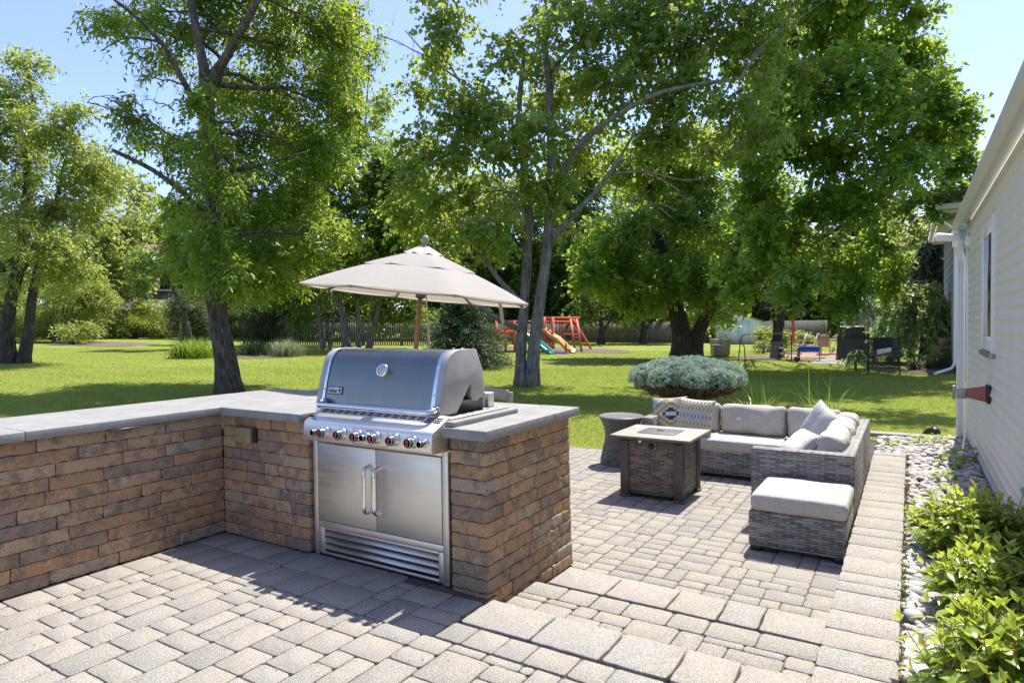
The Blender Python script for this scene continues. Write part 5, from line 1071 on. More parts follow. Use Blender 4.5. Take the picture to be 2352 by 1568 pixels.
def weeping(name, label, base, h, rad, seed, nb=70, per=210, L=.085, W=.022, lm='weeping', cat='weeping spruce', hang=1.0, trunk=.13):
    rs = np.random.RandomState(seed); base = np.array(base, float); t = empty(name, tuple(base), label, cat); b = MB()
    top = base+np.array((rs.uniform(-.1, .1), 0, h*.93)); b.tube([base-np.array((0, 0, .2)), base+np.array((.05*h, 0, h*.35)), base+np.array((-.02*h, 0, h*.7)), top], [trunk, trunk*.8, trunk*.6, .02], 10); Ps, Ds, Ts = [], [], []
    for i in range(nb):
        a = i*2.399+rs.uniform(-.3, .3); f = rs.uniform(.25, 1); s = base+(top-base)*(.55+.45*rs.uniform(0, 1)); R = rad*f*rs.uniform(.8, 1.08); d = np.array((math.cos(a), math.sin(a), 0)); zend = max(base[2]+.12, base[2]+h*(1-f)*.6+rs.uniform(-.1, .35)*h*.35)
        q = s+d*R*.72+np.array((0, 0, .06*h*(1-f))); e = s+d*R; e[2] = zend; tt = np.linspace(0, 1, 10)[:, None]; C = (1-tt)**2*s+2*tt*(1-tt)*(q+np.array((0, 0, .12*h)))+tt*tt*e
        b.tube(C, np.linspace(.022, .005, 10), 5, False)
        for side in range(int(9*hang)):           # hanging branchlets
            m = rs.randint(3, 10); s2 = C[m]; ln = rs.uniform(.2, .5)*h*.28; e2 = s2+d*rs.uniform(0, .22)*rad*.5+rs.normal(size=3)*.10*rad*.6+np.array((0, 0, -ln)); e2[2] = max(e2[2], base[2]+.05); C2 = bez(s2, e2, .04*h, 5)
            k = per//9; u = rs.uniform(0, 1, k); P = np.stack([np.interp(u, np.linspace(0, 1, 5), C2[:, j]) for j in range(3)], 1); dd = unit(e2-s2)
            Ps.append(P+rs.normal(size=(k, 3))*.012); Ds.append(dd*.75+rs.normal(size=(k, 3))*.55); Ts.append(np.clip(.36+.5*(u > .55)+rs.normal(0, .12, k)+rs.normal(0, .08), 0, 1))
    b.build('trunk', M['darkbark'], t, smooth=True); P = np.vstack(Ps); leaf_mesh('crown', P, np.vstack(Ds), rs.normal(size=P.shape)+np.array((0, 0, 1.0)), L*rs.uniform(.7, 1.3, len(P)), W, np.concatenate(Ts), M[lm], t, 0, .05); return t
weeping('weeping_spruce', 'large weeping spruce with light tipped hanging branches beside the house', (.30, 29.0, -.17), 3.35, 1.8, 3, 130, 300, .19, .05)
weeping('weeping_spruce', 'small ground-hugging weeping spruce left of the slatted lounger', (-1.62, 25.0, -.17), .68, .55, 4, 40, 160, .06, .018, trunk=.05)
weeping('weeping_spruce', 'blue-grey weeping conifer behind the covered grill', (-1.9, 36.5, -.17), 3.4, 1.5, 5, 44, 200, .12, .03, 'bluespruce')
weeping('weeping_spruce', 'tall dark weeping spruce rising behind the light-tipped one', (1.0, 36, -.17), 6.6, 1.9, 6, 90, 260, .24, .06, 'conifer')
# leafy shrubs along the house, in the foreground
def leafy(name, label, base, rad, h, n, seed, extra=()):
    rs = np.random.RandomState(seed); base = np.array(base, float); t = empty(name, tuple(base), label, 'shrub', 'leafy shrubs along the house wall'); b = MB(); V = []; F = []; Tn = []
    def leaf(p, d, nrm, L, W, tint):
        d = unit(d); s = unit(np.cross(d, nrm)); nn = np.cross(s, d); o = len(V); cur = rs.uniform(.15, .5)
        prof = ((0, .04), (.14, .55), (.36, 1.0), (.6, .88), (.82, .45), (1, .02))
        for f, w in prof:
            c = p+d*L*f-nn*L*cur*f*f*.6; V.extend([c-s*W*w/2+nn*W*w*.16, c, c+s*W*w/2+nn*W*w*.16])
        for k in range(5):
            F.extend([(o+3*k, o+3*k+1, o+3*k+4, o+3*k+3), (o+3*k+1, o+3*k+2, o+3*k+5, o+3*k+4)]); Tn.extend([tint]*2)
    specs = [(unit(np.array((rs.normal(), rs.normal(), 0)))*rad*rs.uniform(.1, 1.05)**.7, h*rs.uniform(.75, 1.05)) for _ in range(n)]
    specs = [(v, hh*(1-.40*(np.linalg.norm(v)/rad)**2)) for v, hh in specs]+list(extra)
    for off, hh in specs:
        off = np.array(off, float); e = base+off+np.array((0, 0, hh)); s0 = base+off*.25+rs.normal(size=3)*(.02, .02, 0); C = bez(s0, e, .02, 7, rs, .012); C += 0
        mid = base+off*.75+np.array((0, 0, hh*.45)); tt = np.linspace(0, 1, 7)[:, None]; C = (1-tt)**2*s0+2*tt*(1-tt)*mid+tt*tt*e
        b.tube(C, np.linspace(.0035, .0018, 7), 5, False)
        k = rs.randint(5, 8); ph = rs.uniform(0, 6.28)
        for j in range(k):
            f = .28+.72*j/(k-1); p = np.array([np.interp(f, np.linspace(0, 1, 7), C[:, q]) for q in range(3)]); ax = unit(C[-1]-C[-3]); ph += 1.571+rs.uniform(-.3, .3)
            x = unit(np.cross(ax, (0.3, .9, .2))); y = np.cross(ax, x); young = f > .93
            for sgn in (0, math.pi):
                r = x*math.cos(ph+sgn)+y*math.sin(ph+sgn); L = (rs.uniform(.035, .06) if young else rs.uniform(.065, .105)*(1-.25*abs(f-.65)))
                d = r*(.55 if young else 1)+ax*(1.0 if young else .45)+np.array((0, 0, -.12)); leaf(p, d, ax+np.array((0, 0, .4))+rs.normal(size=3)*.2, L, L*(.42 if young else .52), float(np.clip((.9 if young else .38+.25*(f > .8))+rs.normal(0, .13), 0, 1)))
    b.build('stem', M['stem'], t, smooth=True); mesh_obj('foliage', V, np.array(F), M['shrub'], t, True, Tn)
    return t
leafy('hydrangea', 'leafy green shrub against the siding, farthest of the three bushes', (.33, 4.95, -.07), .35, .48, 150, 1, [((.28, .15), .50) if 0 else ((.27, -.1, 0), .60)])
leafy('hydrangea', 'leafy green shrub in the middle of the row among the stones', (.36, 3.95, -.07), .30, .42, 135, 2)
leafy('hydrangea', 'leafy green shrub nearest the viewer with a shoot over the kerb', (.37, 2.95, -.07), .34, .50, 165, 3, [((-.40, .15, 0), .30), ((-.36, -.1, 0), .22), ((-.30, .30, 0), .34)])
for i, (x, y, s) in enumerate(((-.20, 8.9, .10), (.12, 9.2, .12), (.36, 7.9, .14), (.26, 7.2, .13), (.50, 8.3, .16), (.30, 9.35, .12), (.44, 6.4, .10))):
    rs = np.random.RandomState(90+i); t = empty('weed', (x, y, -.05), 'small leafy weed sprouting between the river stones', 'weed', 'weeds in the river stones'); n = int(26+rs.randint(0, 20)); a = rs.uniform(0, 6.28, n); q = rs.uniform(.1, 1, n)
    leaf_mesh('leaves', np.stack((x+np.cos(a)*s*q*.7, y+np.sin(a)*s*q*.7, -.03+rs.uniform(.01, .9, n)*s), 1), np.stack((np.cos(a), np.sin(a), .3+0*a), 1), rs.normal(size=(n, 3))*.4+np.array((0, 0, 1)), s*.45, s*.3, rs.uniform(.3, .9, n), M['shrub'] if i % 3 else M['ornament'], t)
# river stones
def rocks():
    rs = np.random.RandomState(8); import bmesh
    bm = bmesh.new(); bmesh.ops.create_icosphere(bm, subdivisions=2, radius=1); bv = np.array([v.co[:] for v in bm.verts]); bf = np.array([[v.index for v in f.verts] for f in bm.faces]); bm.free()
    spots = []
    def fill(x0, x1, y0, y1, n, s0, s1):
        for _ in range(n): spots.append((rs.uniform(x0, x1), rs.uniform(y0, y1), rs.uniform(s0, s1)))
    fill(-.02, .60, .8, 8.3, 3000, .021, .046); fill(-.33, .60, 8.32, 9.68, 950, .021, .046); fill(-.01, .06, 1, 8.3, 200, .022, .04)
    V = []; F = []; Tn = []; o = 0
    for x, y, s in spots:
        sc = np.array((s*rs.uniform(.85, 1.45), s*rs.uniform(.75, 1.1), s*rs.uniform(.45, .7))); w = 1+.10*np.sin(bv @ rs.normal(size=3)*2.2+rs.uniform(0, 6))[:, None]
        R = rotz(rs.uniform(0, 6.28)) @ rotx(rs.normal()*.22); p = (bv*sc*w) @ R.T+np.array((x, y, -.055+rs.uniform(-.012, .035))); V.append(p); F.append(bf+o); o += len(bv); Tn += [rs.beta(1.8, 1.5)]*len(bf)
    tag(mesh_obj('river_stones', np.vstack(V), np.vstack(F), M['rock'], None, True, Tn), kind='stuff')
rocks()
# moss along the kerb
n = 2600; rs = np.random.RandomState(4); y = rs.uniform(1, 8.3, n); k = np.sin(y*3.1)+np.sin(y*7.7+1)+rs.normal(0, .6, n) > -.3; y = y[k]; n = len(y)
tag(leaf_mesh('moss', np.stack((-.028+rs.normal(0, .010, n), y, -.03+rs.uniform(0, .03, n)), 1), rs.normal(size=(n, 3))+np.array((0, 0, .8)), rs.normal(size=(n, 3)), .018, .010, rs.uniform(0, 1, n), M['moss']), kind='stuff')
# lawn blades: dense near the patio, thinning out with distance
def grass():
    rs = np.random.RandomState(3); Ps, Hs = [], []
    for d0, d1, n, h in ((7.2, 11, 130000, .028), (11, 16, 150000, .034), (16, 24, 140000, .042), (24, 38, 100000, .055)):
        d = np.sqrt(rs.uniform(d0*d0, d1*d1, n)); a = rs.uniform(-.72, .72, n); lat = np.tan(a)*d
        P = RT[None, :2]*lat[:, None]+np.array((-math.sin(YAW), math.cos(YAW)))[None]*d[:, None]; Ps.append(P); Hs.append(np.full(n, h))
    P = np.vstack(Ps); H = np.concatenate(Hs); x, y = P[:, 0], P[:, 1]
    k = ~((x > -6.1) & (y < 7.85) & (x < 1)) & ~((x > -2.25) & (y < 9.95)) & ~((x > -5.1) & (y < 4)) & ~((x > .5) & (y < 10)); P, H = P[k], H[k]; n = len(P)
    z = -.17+.02*np.clip(-P[:, 0]-12, 0, 100)-.006; P = np.column_stack((P, z)); d = rs.normal(size=(n, 3))*.42; d[:, 2] = 1
    tn = np.clip(.5+.16*np.sin(P[:, 0]*1.3)*np.sin(P[:, 1]*1.1+1)+.09*np.sign(np.sin((P[:, 0]*.35+P[:, 1]*.94)*3.1))+rs.normal(0, .2, n), 0, 1)
    tag(leaf_mesh('grass', P, d, rs.normal(size=(n, 3)), H*rs.uniform(.6, 1.3, n), H*.20, tn, M['blade'], None, 0, .15, mid=.25), kind='stuff')
grass()
rs = np.random.RandomState(17); n = 420; P = np.column_stack((rs.uniform(-4.2, -.05, n), rs.uniform(.4, 7.7, n), np.zeros(n))); P[:, 2] = np.where(P[:, 1] < 2.57, .004, np.where(P[:, 1] < 3.38, -.076, -.156)); P[P[:, 0] > -.34, 2] = .006
k = ~((P[:, 1] > 2.55) & (P[:, 0] < -1.9) & (P[:, 1] < 3.95)) & ~((P[:, 1] > 2.55) & (P[:, 1] < 3.70) & (P[:, 0] < -.34) & ((P[:, 1] < 2.9) | (P[:, 1] > 3.36))) & (P[:, 1] > .3); P = P[k]; n = len(P)
tag(leaf_mesh('leaf_litter', P, rs.normal(size=(n, 3))*np.array((1, 1, .15)), rs.normal(size=(n, 3))*.3+np.array((0, 0, 1)), rs.uniform(.006, .02, n), rs.uniform(.004, .010, n), rs.uniform(0, 1, n), M['brownneedle'], None, .2, .05), kind='stuff')
# ------------------------------------------------------------------ fences
def fence(name, label, p0, p1, h, picket, seed, mat='fencewood'):
    rs = np.random.RandomState(seed); p0 = np.array(p0, float); p1 = np.array(p1, float); t = empty(name, (p0[0], p0[1], ground_z(*p0[:2])), label, 'fence'); d = p1-p0; Ln = np.linalg.norm(d); u = d/Ln; b = MB(); n = int(Ln/(.15 if picket else .155))
    for i in range(n):
        q = p0+u*(i+.5)*Ln/n; z = ground_z(*q); w = .095 if picket else .150; hh = h+rs.uniform(-.02, .02); a = q-u*w/2; e = q+u*w/2; nx = np.array((-u[1], u[0]))*.012
        V = [(a[0]-nx[0], a[1]-nx[1], z), (e[0]-nx[0], e[1]-nx[1], z), (e[0]-nx[0], e[1]-nx[1], z+hh-(.05 if picket else 0)), (q[0]-nx[0], q[1]-nx[1], z+hh), (a[0]-nx[0], a[1]-nx[1], z+hh-(.05 if picket else 0))]; V += [(x+2*nx[0], y+2*nx[1], zz) for x, y, zz in V]
        b.add(V, [(0, 1, 2, 3, 4), (9, 8, 7, 6, 5), (0, 5, 6, 1), (1, 6, 7, 2), (2, 7, 8, 3), (3, 8, 9, 4), (4, 9, 5, 0)])
    b.build('boards', M[mat], t); b = MB()
    for f in (.3, .8):
        nx = np.array((-u[1], u[0]))*.04; b.beam((p0[0]+nx[0], p0[1]+nx[1], ground_z(*p0)+h*f), (p1[0]+nx[0], p1[1]+nx[1], ground_z(*p1)+h*f), .05, .09)
    b.build('rail', M[mat], t); k = int(Ln/2.4)
    for i in range(k+1):
        q = p0+u*i*Ln/k; nx = np.array((-u[1], u[0]))*.09; b = MB(); z = ground_z(*q); b.box(q[0]+nx[0]-.05, q[0]+nx[0]+.05, q[1]+nx[1]-.05, q[1]+nx[1]+.05, z-.2, z+h+.03); b.build('post', M[mat], t)
a = onground(560, 43); c = onground(1010, 44); fence('picket_fence', 'weathered grey picket fence behind the slim trunks', a[:2], c[:2], 1.55, True, 1)
a = onground(1010, 44.2); c = onground(1330, 50); fence('picket_fence', 'grey picket fence behind the dark spruce and playset', a[:2], c[:2], 1.5, True, 2)
a = onground(1325, 51.3); c = onground(1660, 51.5); e = onground(1900, 54); fence('board_fence', 'solid weathered board fence left of the pale shed', a[:2], c[:2], 1.7, False, 3); fence('board_fence', 'solid weathered board fence behind the neighbouring patio', (c+(.1, .0, 0))[:2], e[:2], 1.75, False, 4)
# ------------------------------------------------------------------ red playset by the fence
def z6(a, b, d): return wp((1400+.2976*a)*.8041, (800+.2976*b)*.8041, d)
def gnd(p): return np.array((p[0], p[1], ground_z(p[0], p[1])))
blob_sheet('play_mulch', -18.3, 34.3, 4.6, 3.6, M['mulch'])
ps = empty('playset', tuple(gnd(z6(520, 660, 36.5))), 'red stained wooden playset with orange and teal slides', 'playset')
for a, t_, d in ((520, 350, 36), (600, 350, 36), (520, 350, 38), (605, 350, 38), (60, 385, 37), (145, 385, 36), (235, 385, 36), (235, 385, 38)):
    p = z6(a, t_, d); b = MB(); b.beam(gnd(p), p, .11); b.build('tower_post', M['redwood'], ps)
for nm, a, e, w1, w2 in (('swing_beam', (515, 362, 36.6), (860, 362, 37.6), .12, .14), ('swing_beam', (515, 398, 36.2), (765, 398, 36.8), .10, .12), ('top_rail', (60, 395, 36), (600, 395, 36), .05, .10), ('cross_beam', (655, 515, 37.5), (845, 522, 37.5), .09, .09), ('brace', (660, 505, 37.5), (755, 400, 37.2), .08, .08), ('brace', (785, 430, 37.2), (845, 505, 37.4), .08, .08)):
    b = MB(); b.beam(z6(*a), z6(*e), w1, w2); b.build(nm, M['redwood'], ps)
b = MB(); b.beam(z6(50, 496, 37), z6(605, 496, 37), 1.8, .14); b.build('deck', M['redwood'], ps)
b = MB()
for i in range(9): a = 160+i*11; b.beam(z6(a, 395, 36), z6(a, 480, 36), .06, .02)
b.build('deck_railing', M['redwood'], ps); b = MB()
for i in range(7): a = 522+i*12; b.beam(z6(a, 500, 36), z6(a, 650, 36), .05, .03)
b.build('tower_slats', M['redwood'], ps); b = MB(); b.beam(z6(530, 640, 35.9), z6(602, 640, 35.9), .04, .26); b.build('kick_board', M['redwood'], ps)
b = MB(); l0, l1, r0, r1 = z6(772, 372, 37), gnd(z6(815, 683, 36.4)), z6(830, 372, 37), gnd(z6(880, 683, 36.4)); 
for nm, a, e in (('ladder_rail', l0, l1), ('ladder_rail', r0, r1), ('frame_leg', z6(800, 380, 37.6), gnd(z6(972, 655, 40)))): b = MB(); b.beam(a, e, .10); b.build(nm, M['redwood'], ps)
for f in (.56, .70, .83, .95): b = MB(); b.beam(l0+(l1-l0)*f, r0+(r1-r0)*f, .05, .04); b.build('ladder_rung', M['tan'], ps)
def slide(name, pts, d, w, mat):
    b = MB(); P = [z6(a, c, dd) for a, c, dd in pts]; P = np.array(P); n = len(P)*5; s = np.linspace(0, 1, len(P)); q = np.linspace(0, 1, n); C = np.stack([np.interp(q, s, P[:, i]) for i in range(3)], 1)
    for _ in range(3): C[1:-1] = (C[:-2]+2*C[1:-1]+C[2:])/4
    t = unit(C[-1]-C[0]); sd = unit(np.cross(t, (0, 0, 1))); V = []; prof = ((-.5, .16), (-.46, .17), (-.40, .0), (.40, .0), (.46, .17), (.5, .16), (.5, -.05), (-.5, -.05)); k = len(prof)
    for c in C: V += [c+sd*w*x+np.array((0, 0, y)) for x, y in prof]
    F = [(i*k+j, i*k+(j+1) % k, (i+1)*k+(j+1) % k, (i+1)*k+j) for i in range(n-1) for j in range(k)]; b.add(V, F); b.build(name, mat, ps, smooth=False)
slide('orange_slide', [(505, 480, 36.2), (545, 492, 36), (590, 540, 35.8), (650, 570, 35.6), (705, 620, 35.4), (755, 672, 35.2), (800, 690, 35.1)], 36, .52, M['orange'])
slide('teal_slide', [(350, 505, 35.6), (400, 560, 35.3), (470, 610, 34.8), (530, 660, 34.4), (560, 690, 34.2), (598, 700, 34.1)], 35, .52, M['teal'])
b = MB()
for a in (650, 715): b.tube([z6(a, 400, 37), z6(a, 600, 37)], .012, 5)
p, q = z6(650, 600, 37), z6(715, 600, 37); b.beam(p, q, .18, .03); b.build('swing', M['rope'], ps)
b = MB(); p = gnd(z6(728, 700, 34.6)); b.lathe([(.05, 0), (.05, .55), (.03, .58)], p, 12); tag(b.build('toy_post', M['redmark'], None), 'small red post standing at the foot of the orange slide', 'toy')
b = MB(); p = gnd(z6(690, 705, 34.6)); b.box(p[0]-.3, p[0]+.3, p[1]-.15, p[1]+.15, p[2], p[2]+.07); tag(b.build('toy_tray', M['bluepl'], None, bevel=.03), 'flat blue toy tray on the mulch by the slides', 'toy')
# ------------------------------------------------------------------ shed
sh = empty('garden_shed', (-12.6, 50.6, -.16), 'pale blue-white garden shed with double door against the board fence', 'shed', rz=math.radians(22))
def shp(): pass
b = MB(); W_, D_, H_ = 3.3, 2.2, 1.85; prof = [(0, 0), (W_, 0), (W_, H_-.15), (W_*.28, H_+.62), (0, H_-.05)]
V = [(x, y, z) for y in (0, D_) for x, z in prof]; b.add(V, [(0, 1, 2, 3, 4), (9, 8, 7, 6, 5), (0, 5, 6, 1), (1, 6, 7, 2), (4, 9, 5, 0)]); b.build('wall', M['shedwhite'], sh, world=False)
b = MB(); 
for (xa, za), (xb, zb) in (((-.15, H_-.16), (W_*.28, H_+.66)), ((W_*.28, H_+.66), (W_+.2, H_-.20))):
    V = [(xa, -.15, za), (xb, -.15, zb), (xb, D_+.15, zb), (xa, D_+.15, za)]; V += [(x, y, z+.06) for x, y, z in V]; b.add(V, [(3, 2, 1, 0), (4, 5, 6, 7), (0, 1, 5, 4), (1, 2, 6, 5), (2, 3, 7, 6), (3, 0, 4, 7)])
b.build('roof', M['shingle'], sh, world=False)
for x0 in (.72, 1.52):
    b = MB(); b.box(x0, x0+.78, -.03, -.002, .08, 1.72); b.box(x0, x0+.78, -.05, -.031, .92, 1.0); b.box(x0, x0+.06, -.05, -.031, .08, .919); b.box(x0, x0+.06, -.05, -.031, 1.001, 1.72); b.build('door', M['shedwhite'], sh, world=False)
b = MB(); b.box(-.02, .07, -.04, -.002, 0, H_-.1); b.box(W_-.07, W_+.02, -.04, -.002, 0, H_-.2); b.box(.62, .70, -.04, -.002, 0, 1.8); b.box(2.32, 2.40, -.04, -.002, 0, 1.8); b.build('corner_trim', M['white'], sh, world=False)
p = onground(1640, 49); b = MB(); b.prism([(0, p[2]), (.5, p[2]), (.55, p[2]+.42), (-.05, p[2]+.42)], 0, .7, 1)
b = MB(); b.lathe([(.28, 0), (.34, .40), (.30, .42)], p, 16); tag(b.build('planter_bin', M['taupe'], None), 'grey-brown bin standing left of the shed', 'bin')
# ------------------------------------------------------------------ neighbouring patio
blob_sheet('tree_mulch', -5.3, 31.3, 1.9, 1.9, M['mulch'])
sheet('neighbour_patio', -5.6, .2, 32.3, 38.5, -.155, M['brick']); sheet('stone_path', -3.4, -1.2, 27.6, 32.2, -.158, M['bluestone'])
def sling_chair(loc, rz, mat, label):
    t = empty('sling_chair', loc, label, 'chair', 'sling chairs on the neighbouring patio', rz); fm = M['tan']
    b = MB(); b.prism([(-.22, .40), (.22, .36), (.22, .38), (-.22, .42)], -.23, .23, 0); b.build('seat', mat, t, world=False); b = MB(); b.prism([(.20, .40), (.22, .40), (.40, .98), (.38, .98)], -.24, .24, 0); b.build('backrest', mat, t, world=False)
    b = MB()
    for s in (-.26, .26): b.tube([(s, -.24, 0), (s, -.24, .60), (s, .20, .62), (s, .24, .40)], .014, 6); b.tube([(s, .30, 0), (s, .20, .38), (s, .42, 1.0)], .014, 6)
    b.tube([(-.26, .42, 1.0), (.26, .42, 1.0)], .014, 6); b.build('frame', fm, t, smooth=True, world=False)
sling_chair((-5.15, 38.0, -.155), math.radians(-75), M['slingwhite'], 'white sling chair, left of the pair facing sideways at the patio table')
sling_chair((-4.55, 37.6, -.155), math.radians(-75), M['slingwhite'], 'white sling chair, right of the pair facing sideways at the patio table')
sling_chair((-3.60, 34.9, -.155), math.radians(180), M['sling'], 'tan sling chair with its back to the camera at the patio table')
sling_chair((-2.75, 36.9, -.155), math.radians(20), M['slingwhite'], 'white sling chair at the far side of the patio table')
tb_ = empty('patio_table', (-3.2, 35.9, -.155), 'pale metal patio table among the sling chairs', 'table'); b = MB(); b.box(-3.95, -2.45, 35.5, 36.4, .55, .59); b.build('table_top', M['tan'], tb_)
for x in (-3.88, -2.52):
    for y in (35.58, 36.32): b = MB(); b.box(x-.03, x+.03, y-.03, y+.03, -.155, .549); b.build('leg', M['tan'], tb_)
def grill_cover():
    t = empty('covered_grill', (-2.15, 31.2, -.17), 'large grill under a black vinyl cover on the neighbouring patio', 'covered grill', None, .15)
    V, F = rbox(1.06, .60, 1.42, .07, .09, .016, 7, 3); V[:, 0] *= 1+.10*(.5-V[:, 2]/1.42)*(V[:, 2] < .4); V[:, 2] += .70; V[:, 0] -= 0; k = V[:, 2] > 1.0; V[k, 1] *= .8; V[k, 0] *= .93; V[:, :2] *= (1+.025*np.sin(np.arctan2(V[:, 1], V[:, 0])*17)*np.clip(1-V[:, 2], 0, 1))[:, None]
    b = MB(); b.add(V, F); b.build('cover', M['cover'], t, smooth=True, world=False)
grill_cover()
tw = empty('picnic_table', (-4.40, 30.0, -.17), "child's grey plastic picnic table beside the maple trunk", 'picnic table', None, .2)
b = MB(); b.box(-.45, .45, -.22, .22, .50, .54); b.build('table_top', M['greyshingle'], tw, world=False, bevel=.01)
for s in (-1, 1):
    b = MB(); b.box(-.42, .42, s*.36-.09, s*.36+.09, .27, .31); b.build('bench', M['tan'], tw, world=False, bevel=.01)
    b = MB(); b.prism([(-.46, 0), (-.36, 0), (-.14, .24), (.14, .24), (.36, 0), (.46, 0), (.20, .499), (-.20, .499)], s*.30-.03, s*.30+.03, 0); b.build('side_frame', M['tan'], tw, world=False)
pu = empty('closed_umbrella', (-5.15, 36.0, -.155), 'furled faded red patio umbrella standing upright', 'umbrella'); b = MB(); b.lathe([(.02, .55), (.085, .62), (.075, 1.3), (.05, 1.85), (.02, 1.95)], (-5.15, 36.0, -.155), 12); b.build('canopy', M['pink'], pu, smooth=True); b = MB(); b.lathe([(.2, 0), (.2, .05), (.022, .06), (.022, 2.05), (.01, 2.07)], (-5.15, 36.0, -.155), 12); b.build('pole', M['bronze'], pu)
wt = empty('play_table', (-3.62, 29.75, -.17), 'blue plastic play table on thin metal legs beside the picnic table', 'play table', None, .15); b = MB(); b.box(-.42, .42, -.26, .26, .54, .60); b.prism([(-.40, .40), (.40, .40), (.42, .539), (-.42, .539)][::-1], -.02, .02, 1) if 0 else b.box(-.38, .38, -.23, .23, .38, .539); b.build('tray', M['bluepl'], wt, world=False, bevel=.02)
for x in (-.38, .38):
    for y in (-.22, .22): b = MB(); b.tube([(x, y, 0), (x, y, .42)], .014, 6); b.build('leg', M['greymetal'], wt, world=False)
b = MB(); b.lathe([(.001, 0), (.09, .03), (.125, .11), (.10, .20), (.001, .24)], (-3.95, 28.6, -.17), 16); tag(b.build('ball', M['black'], None, smooth=True), 'black ball lying on the grass under the maple', 'ball')
b = MB(); b.box(-4.62, -4.42, 29.1, 29.25, -.17, -.06); b.beam((-4.5, 29.2, -.1), (-4.35, 29.2, .08), .06); tag(b.build('yellow_toy', M['yellowpl'], None, bevel=.01), 'small yellow toy on the grass in front of the picnic table', 'toy')
ac = empty('garden_armchair', (-8.05, 32.7, -.17), 'beige high-backed outdoor armchair alone on the lawn', 'armchair', None, math.radians(-62))
b = MB(); b.box(-.36, .36, -.34, .30, .02, .42); b.build('seat', M['tan'], ac, world=False, bevel=.04); b = MB(); b.prism([(.18, .02), (.40, .02), (.44, .74), (.40, .84), (.33, .86), (.27, .80)], -.37, .37, 0); b.build('backrest', M['tan'], ac, world=False, bevel=.03)
for s in (-1, 1): b = MB(); b.box(s*.36-.06, s*.36+.06, -.36, .20, .02, .56); b.build('armrest', M['tan'], ac, world=False, bevel=.03)
sf = empty('goal_frame', (-5.6, 28.9, -.17), 'black metal net frame standing left of the pale maple trunk', 'goal frame'); b = MB(); A = np.array((-6.25, 28.5, -.17)); B_ = np.array((-4.3, 29.6, -.17)); b.tube([A, A+(0.1, .05, .95), A+(.17, .1, 1.10), A+(.30, .17, 1.14), B_+(-.1, -.05, 1.14), B_+(0, 0, 1.0), B_], .022, 8); b.tube([A+(.18, .55, 0), A+(.16, .4, .62), A+(.10, .2, .74), A+(.09, .04, .78)], .022, 8); b.build('frame', M['black'], sf, smooth=True)
b = MB()
for i in range(9): z = .1+.11*i; b.tube([A+(.2, .5, z*.8), (A+B_)/2+(0, .7, z*.75), B_+(0, .5, z*.8)], .004, 3)
b.build('net', M['greymetal'], sf)
lg = empty('slatted_lounger', (-.72, 22.7, -.17), 'black slatted lounger frame standing upright on the lawn with a towel over it', 'lounger'); b = MB(); L0, L1 = np.array((-1.13, 22.85, -.17)), np.array((-.27, 22.6, -.17))
up_ = np.array((-.02, .22, 1.12)); b.tube([L0, L0+up_*.5, L0+up_], .016, 8); b.tube([L1, L1+up_*.5, L1+up_], .016, 8); b.tube([L0+up_*.98, L1+up_*.98], .016, 8); b.tube([L0+up_*.18, L1+up_*.18], .012, 8); b.tube([L0+up_*.8, L0+(0, .75, 0)], .014, 8); b.tube([L1+up_*.8, L1+(0, .75, 0)], .014, 8); b.build('frame', M['black'], lg, smooth=True)
b = MB()
for i in range(24): f = .20+.76*i/23; b.tube([L0+up_*f, (L0+L1)/2+up_*f+(0, .03, -.01), L1+up_*f], .014, 5)
b.build('straps', M['black'], lg)
def used(V, F):
    k = sorted({i for f in F for i in f}); m = {a: i for i, a in enumerate(k)}; return [V[i] for i in k], [[m[i] for i in f] for f in F]
tq = MB(); nu, nv = 12, 18; V = []
for j in range(nv+1):
    for i in range(nu+1):
        u = i/nu; v = j/nv; f = .20+.60*u; hang = v*.62*(1-.25*u)-.06; base_ = L0+(L1-L0)*f
        q = base_+up_*(.99-max(hang, -.01)*.86)+np.array((0, -.022-.012*math.sin(u*9+v*2), .012 if hang < .02 else 0)); V.append(q)
F = [(j*(nu+1)+i, j*(nu+1)+i+1, (j+1)*(nu+1)+i+1, (j+1)*(nu+1)+i) for j in range(nv-5) for i in range(nu)]; tq.add(*used(V, F)); tw_ = empty('towel', tuple(L0+up_), 'black and white towel hanging over the slatted lounger', 'towel'); solid(tq.build('dark_side', M['towel'], tw_, smooth=True), .008)
tq = MB(); F = [(j*(nu+1)+i, j*(nu+1)+i+1, (j+1)*(nu+1)+i+1, (j+1)*(nu+1)+i) for j in range(nv-5, nv) for i in range(2, nu-1)]; tq.add(*used(V, F)); solid(tq.build('white_side', M['towelwhite'], tw_, smooth=True), .008)
# grey shingled wing beyond the house corner
wg = empty('grey_shingled_house', (1.2, 24.3, -.17), 'corner of a grey shingled house with white trim beyond the siding wall', 'house')
b = MB(); z = .05; E2 = .30
while z < 4.7: b.prism([(24.29, z), (24.30, z), (24.31, z+E2), (24.30, z+E2)], 1.24, 4.5, 0); b.prism([(24.285, z), (24.30, z), (24.31, z+E2), (24.305, z+E2)], 1.24, 4.5, 0); z += E2
b = MB(); z = .05
while z < 4.7: V = [(1.23, 24.285, z), (5, 24.285, z), (5, 24.31, z+E2), (1.23, 24.31, z+E2), (1.215, 24.31, z), (1.23, 34, z+E2), (1.215, 34, z)]; b.add(V, [(0, 1, 2, 3), (4, 3, 5, 6)]); z += E2
b.build('shingle_wall', M['greyshingle'], wg)
b = MB(); b.box(1.26, 5, 24.33, 34, -.2, 4.75); b.build('wall_body', M['mortar_core'], wg); b = MB(); b.box(1.235, 5, 24.30, 24.35, -.17, .05); b.build('foundation', M['brick'], wg)
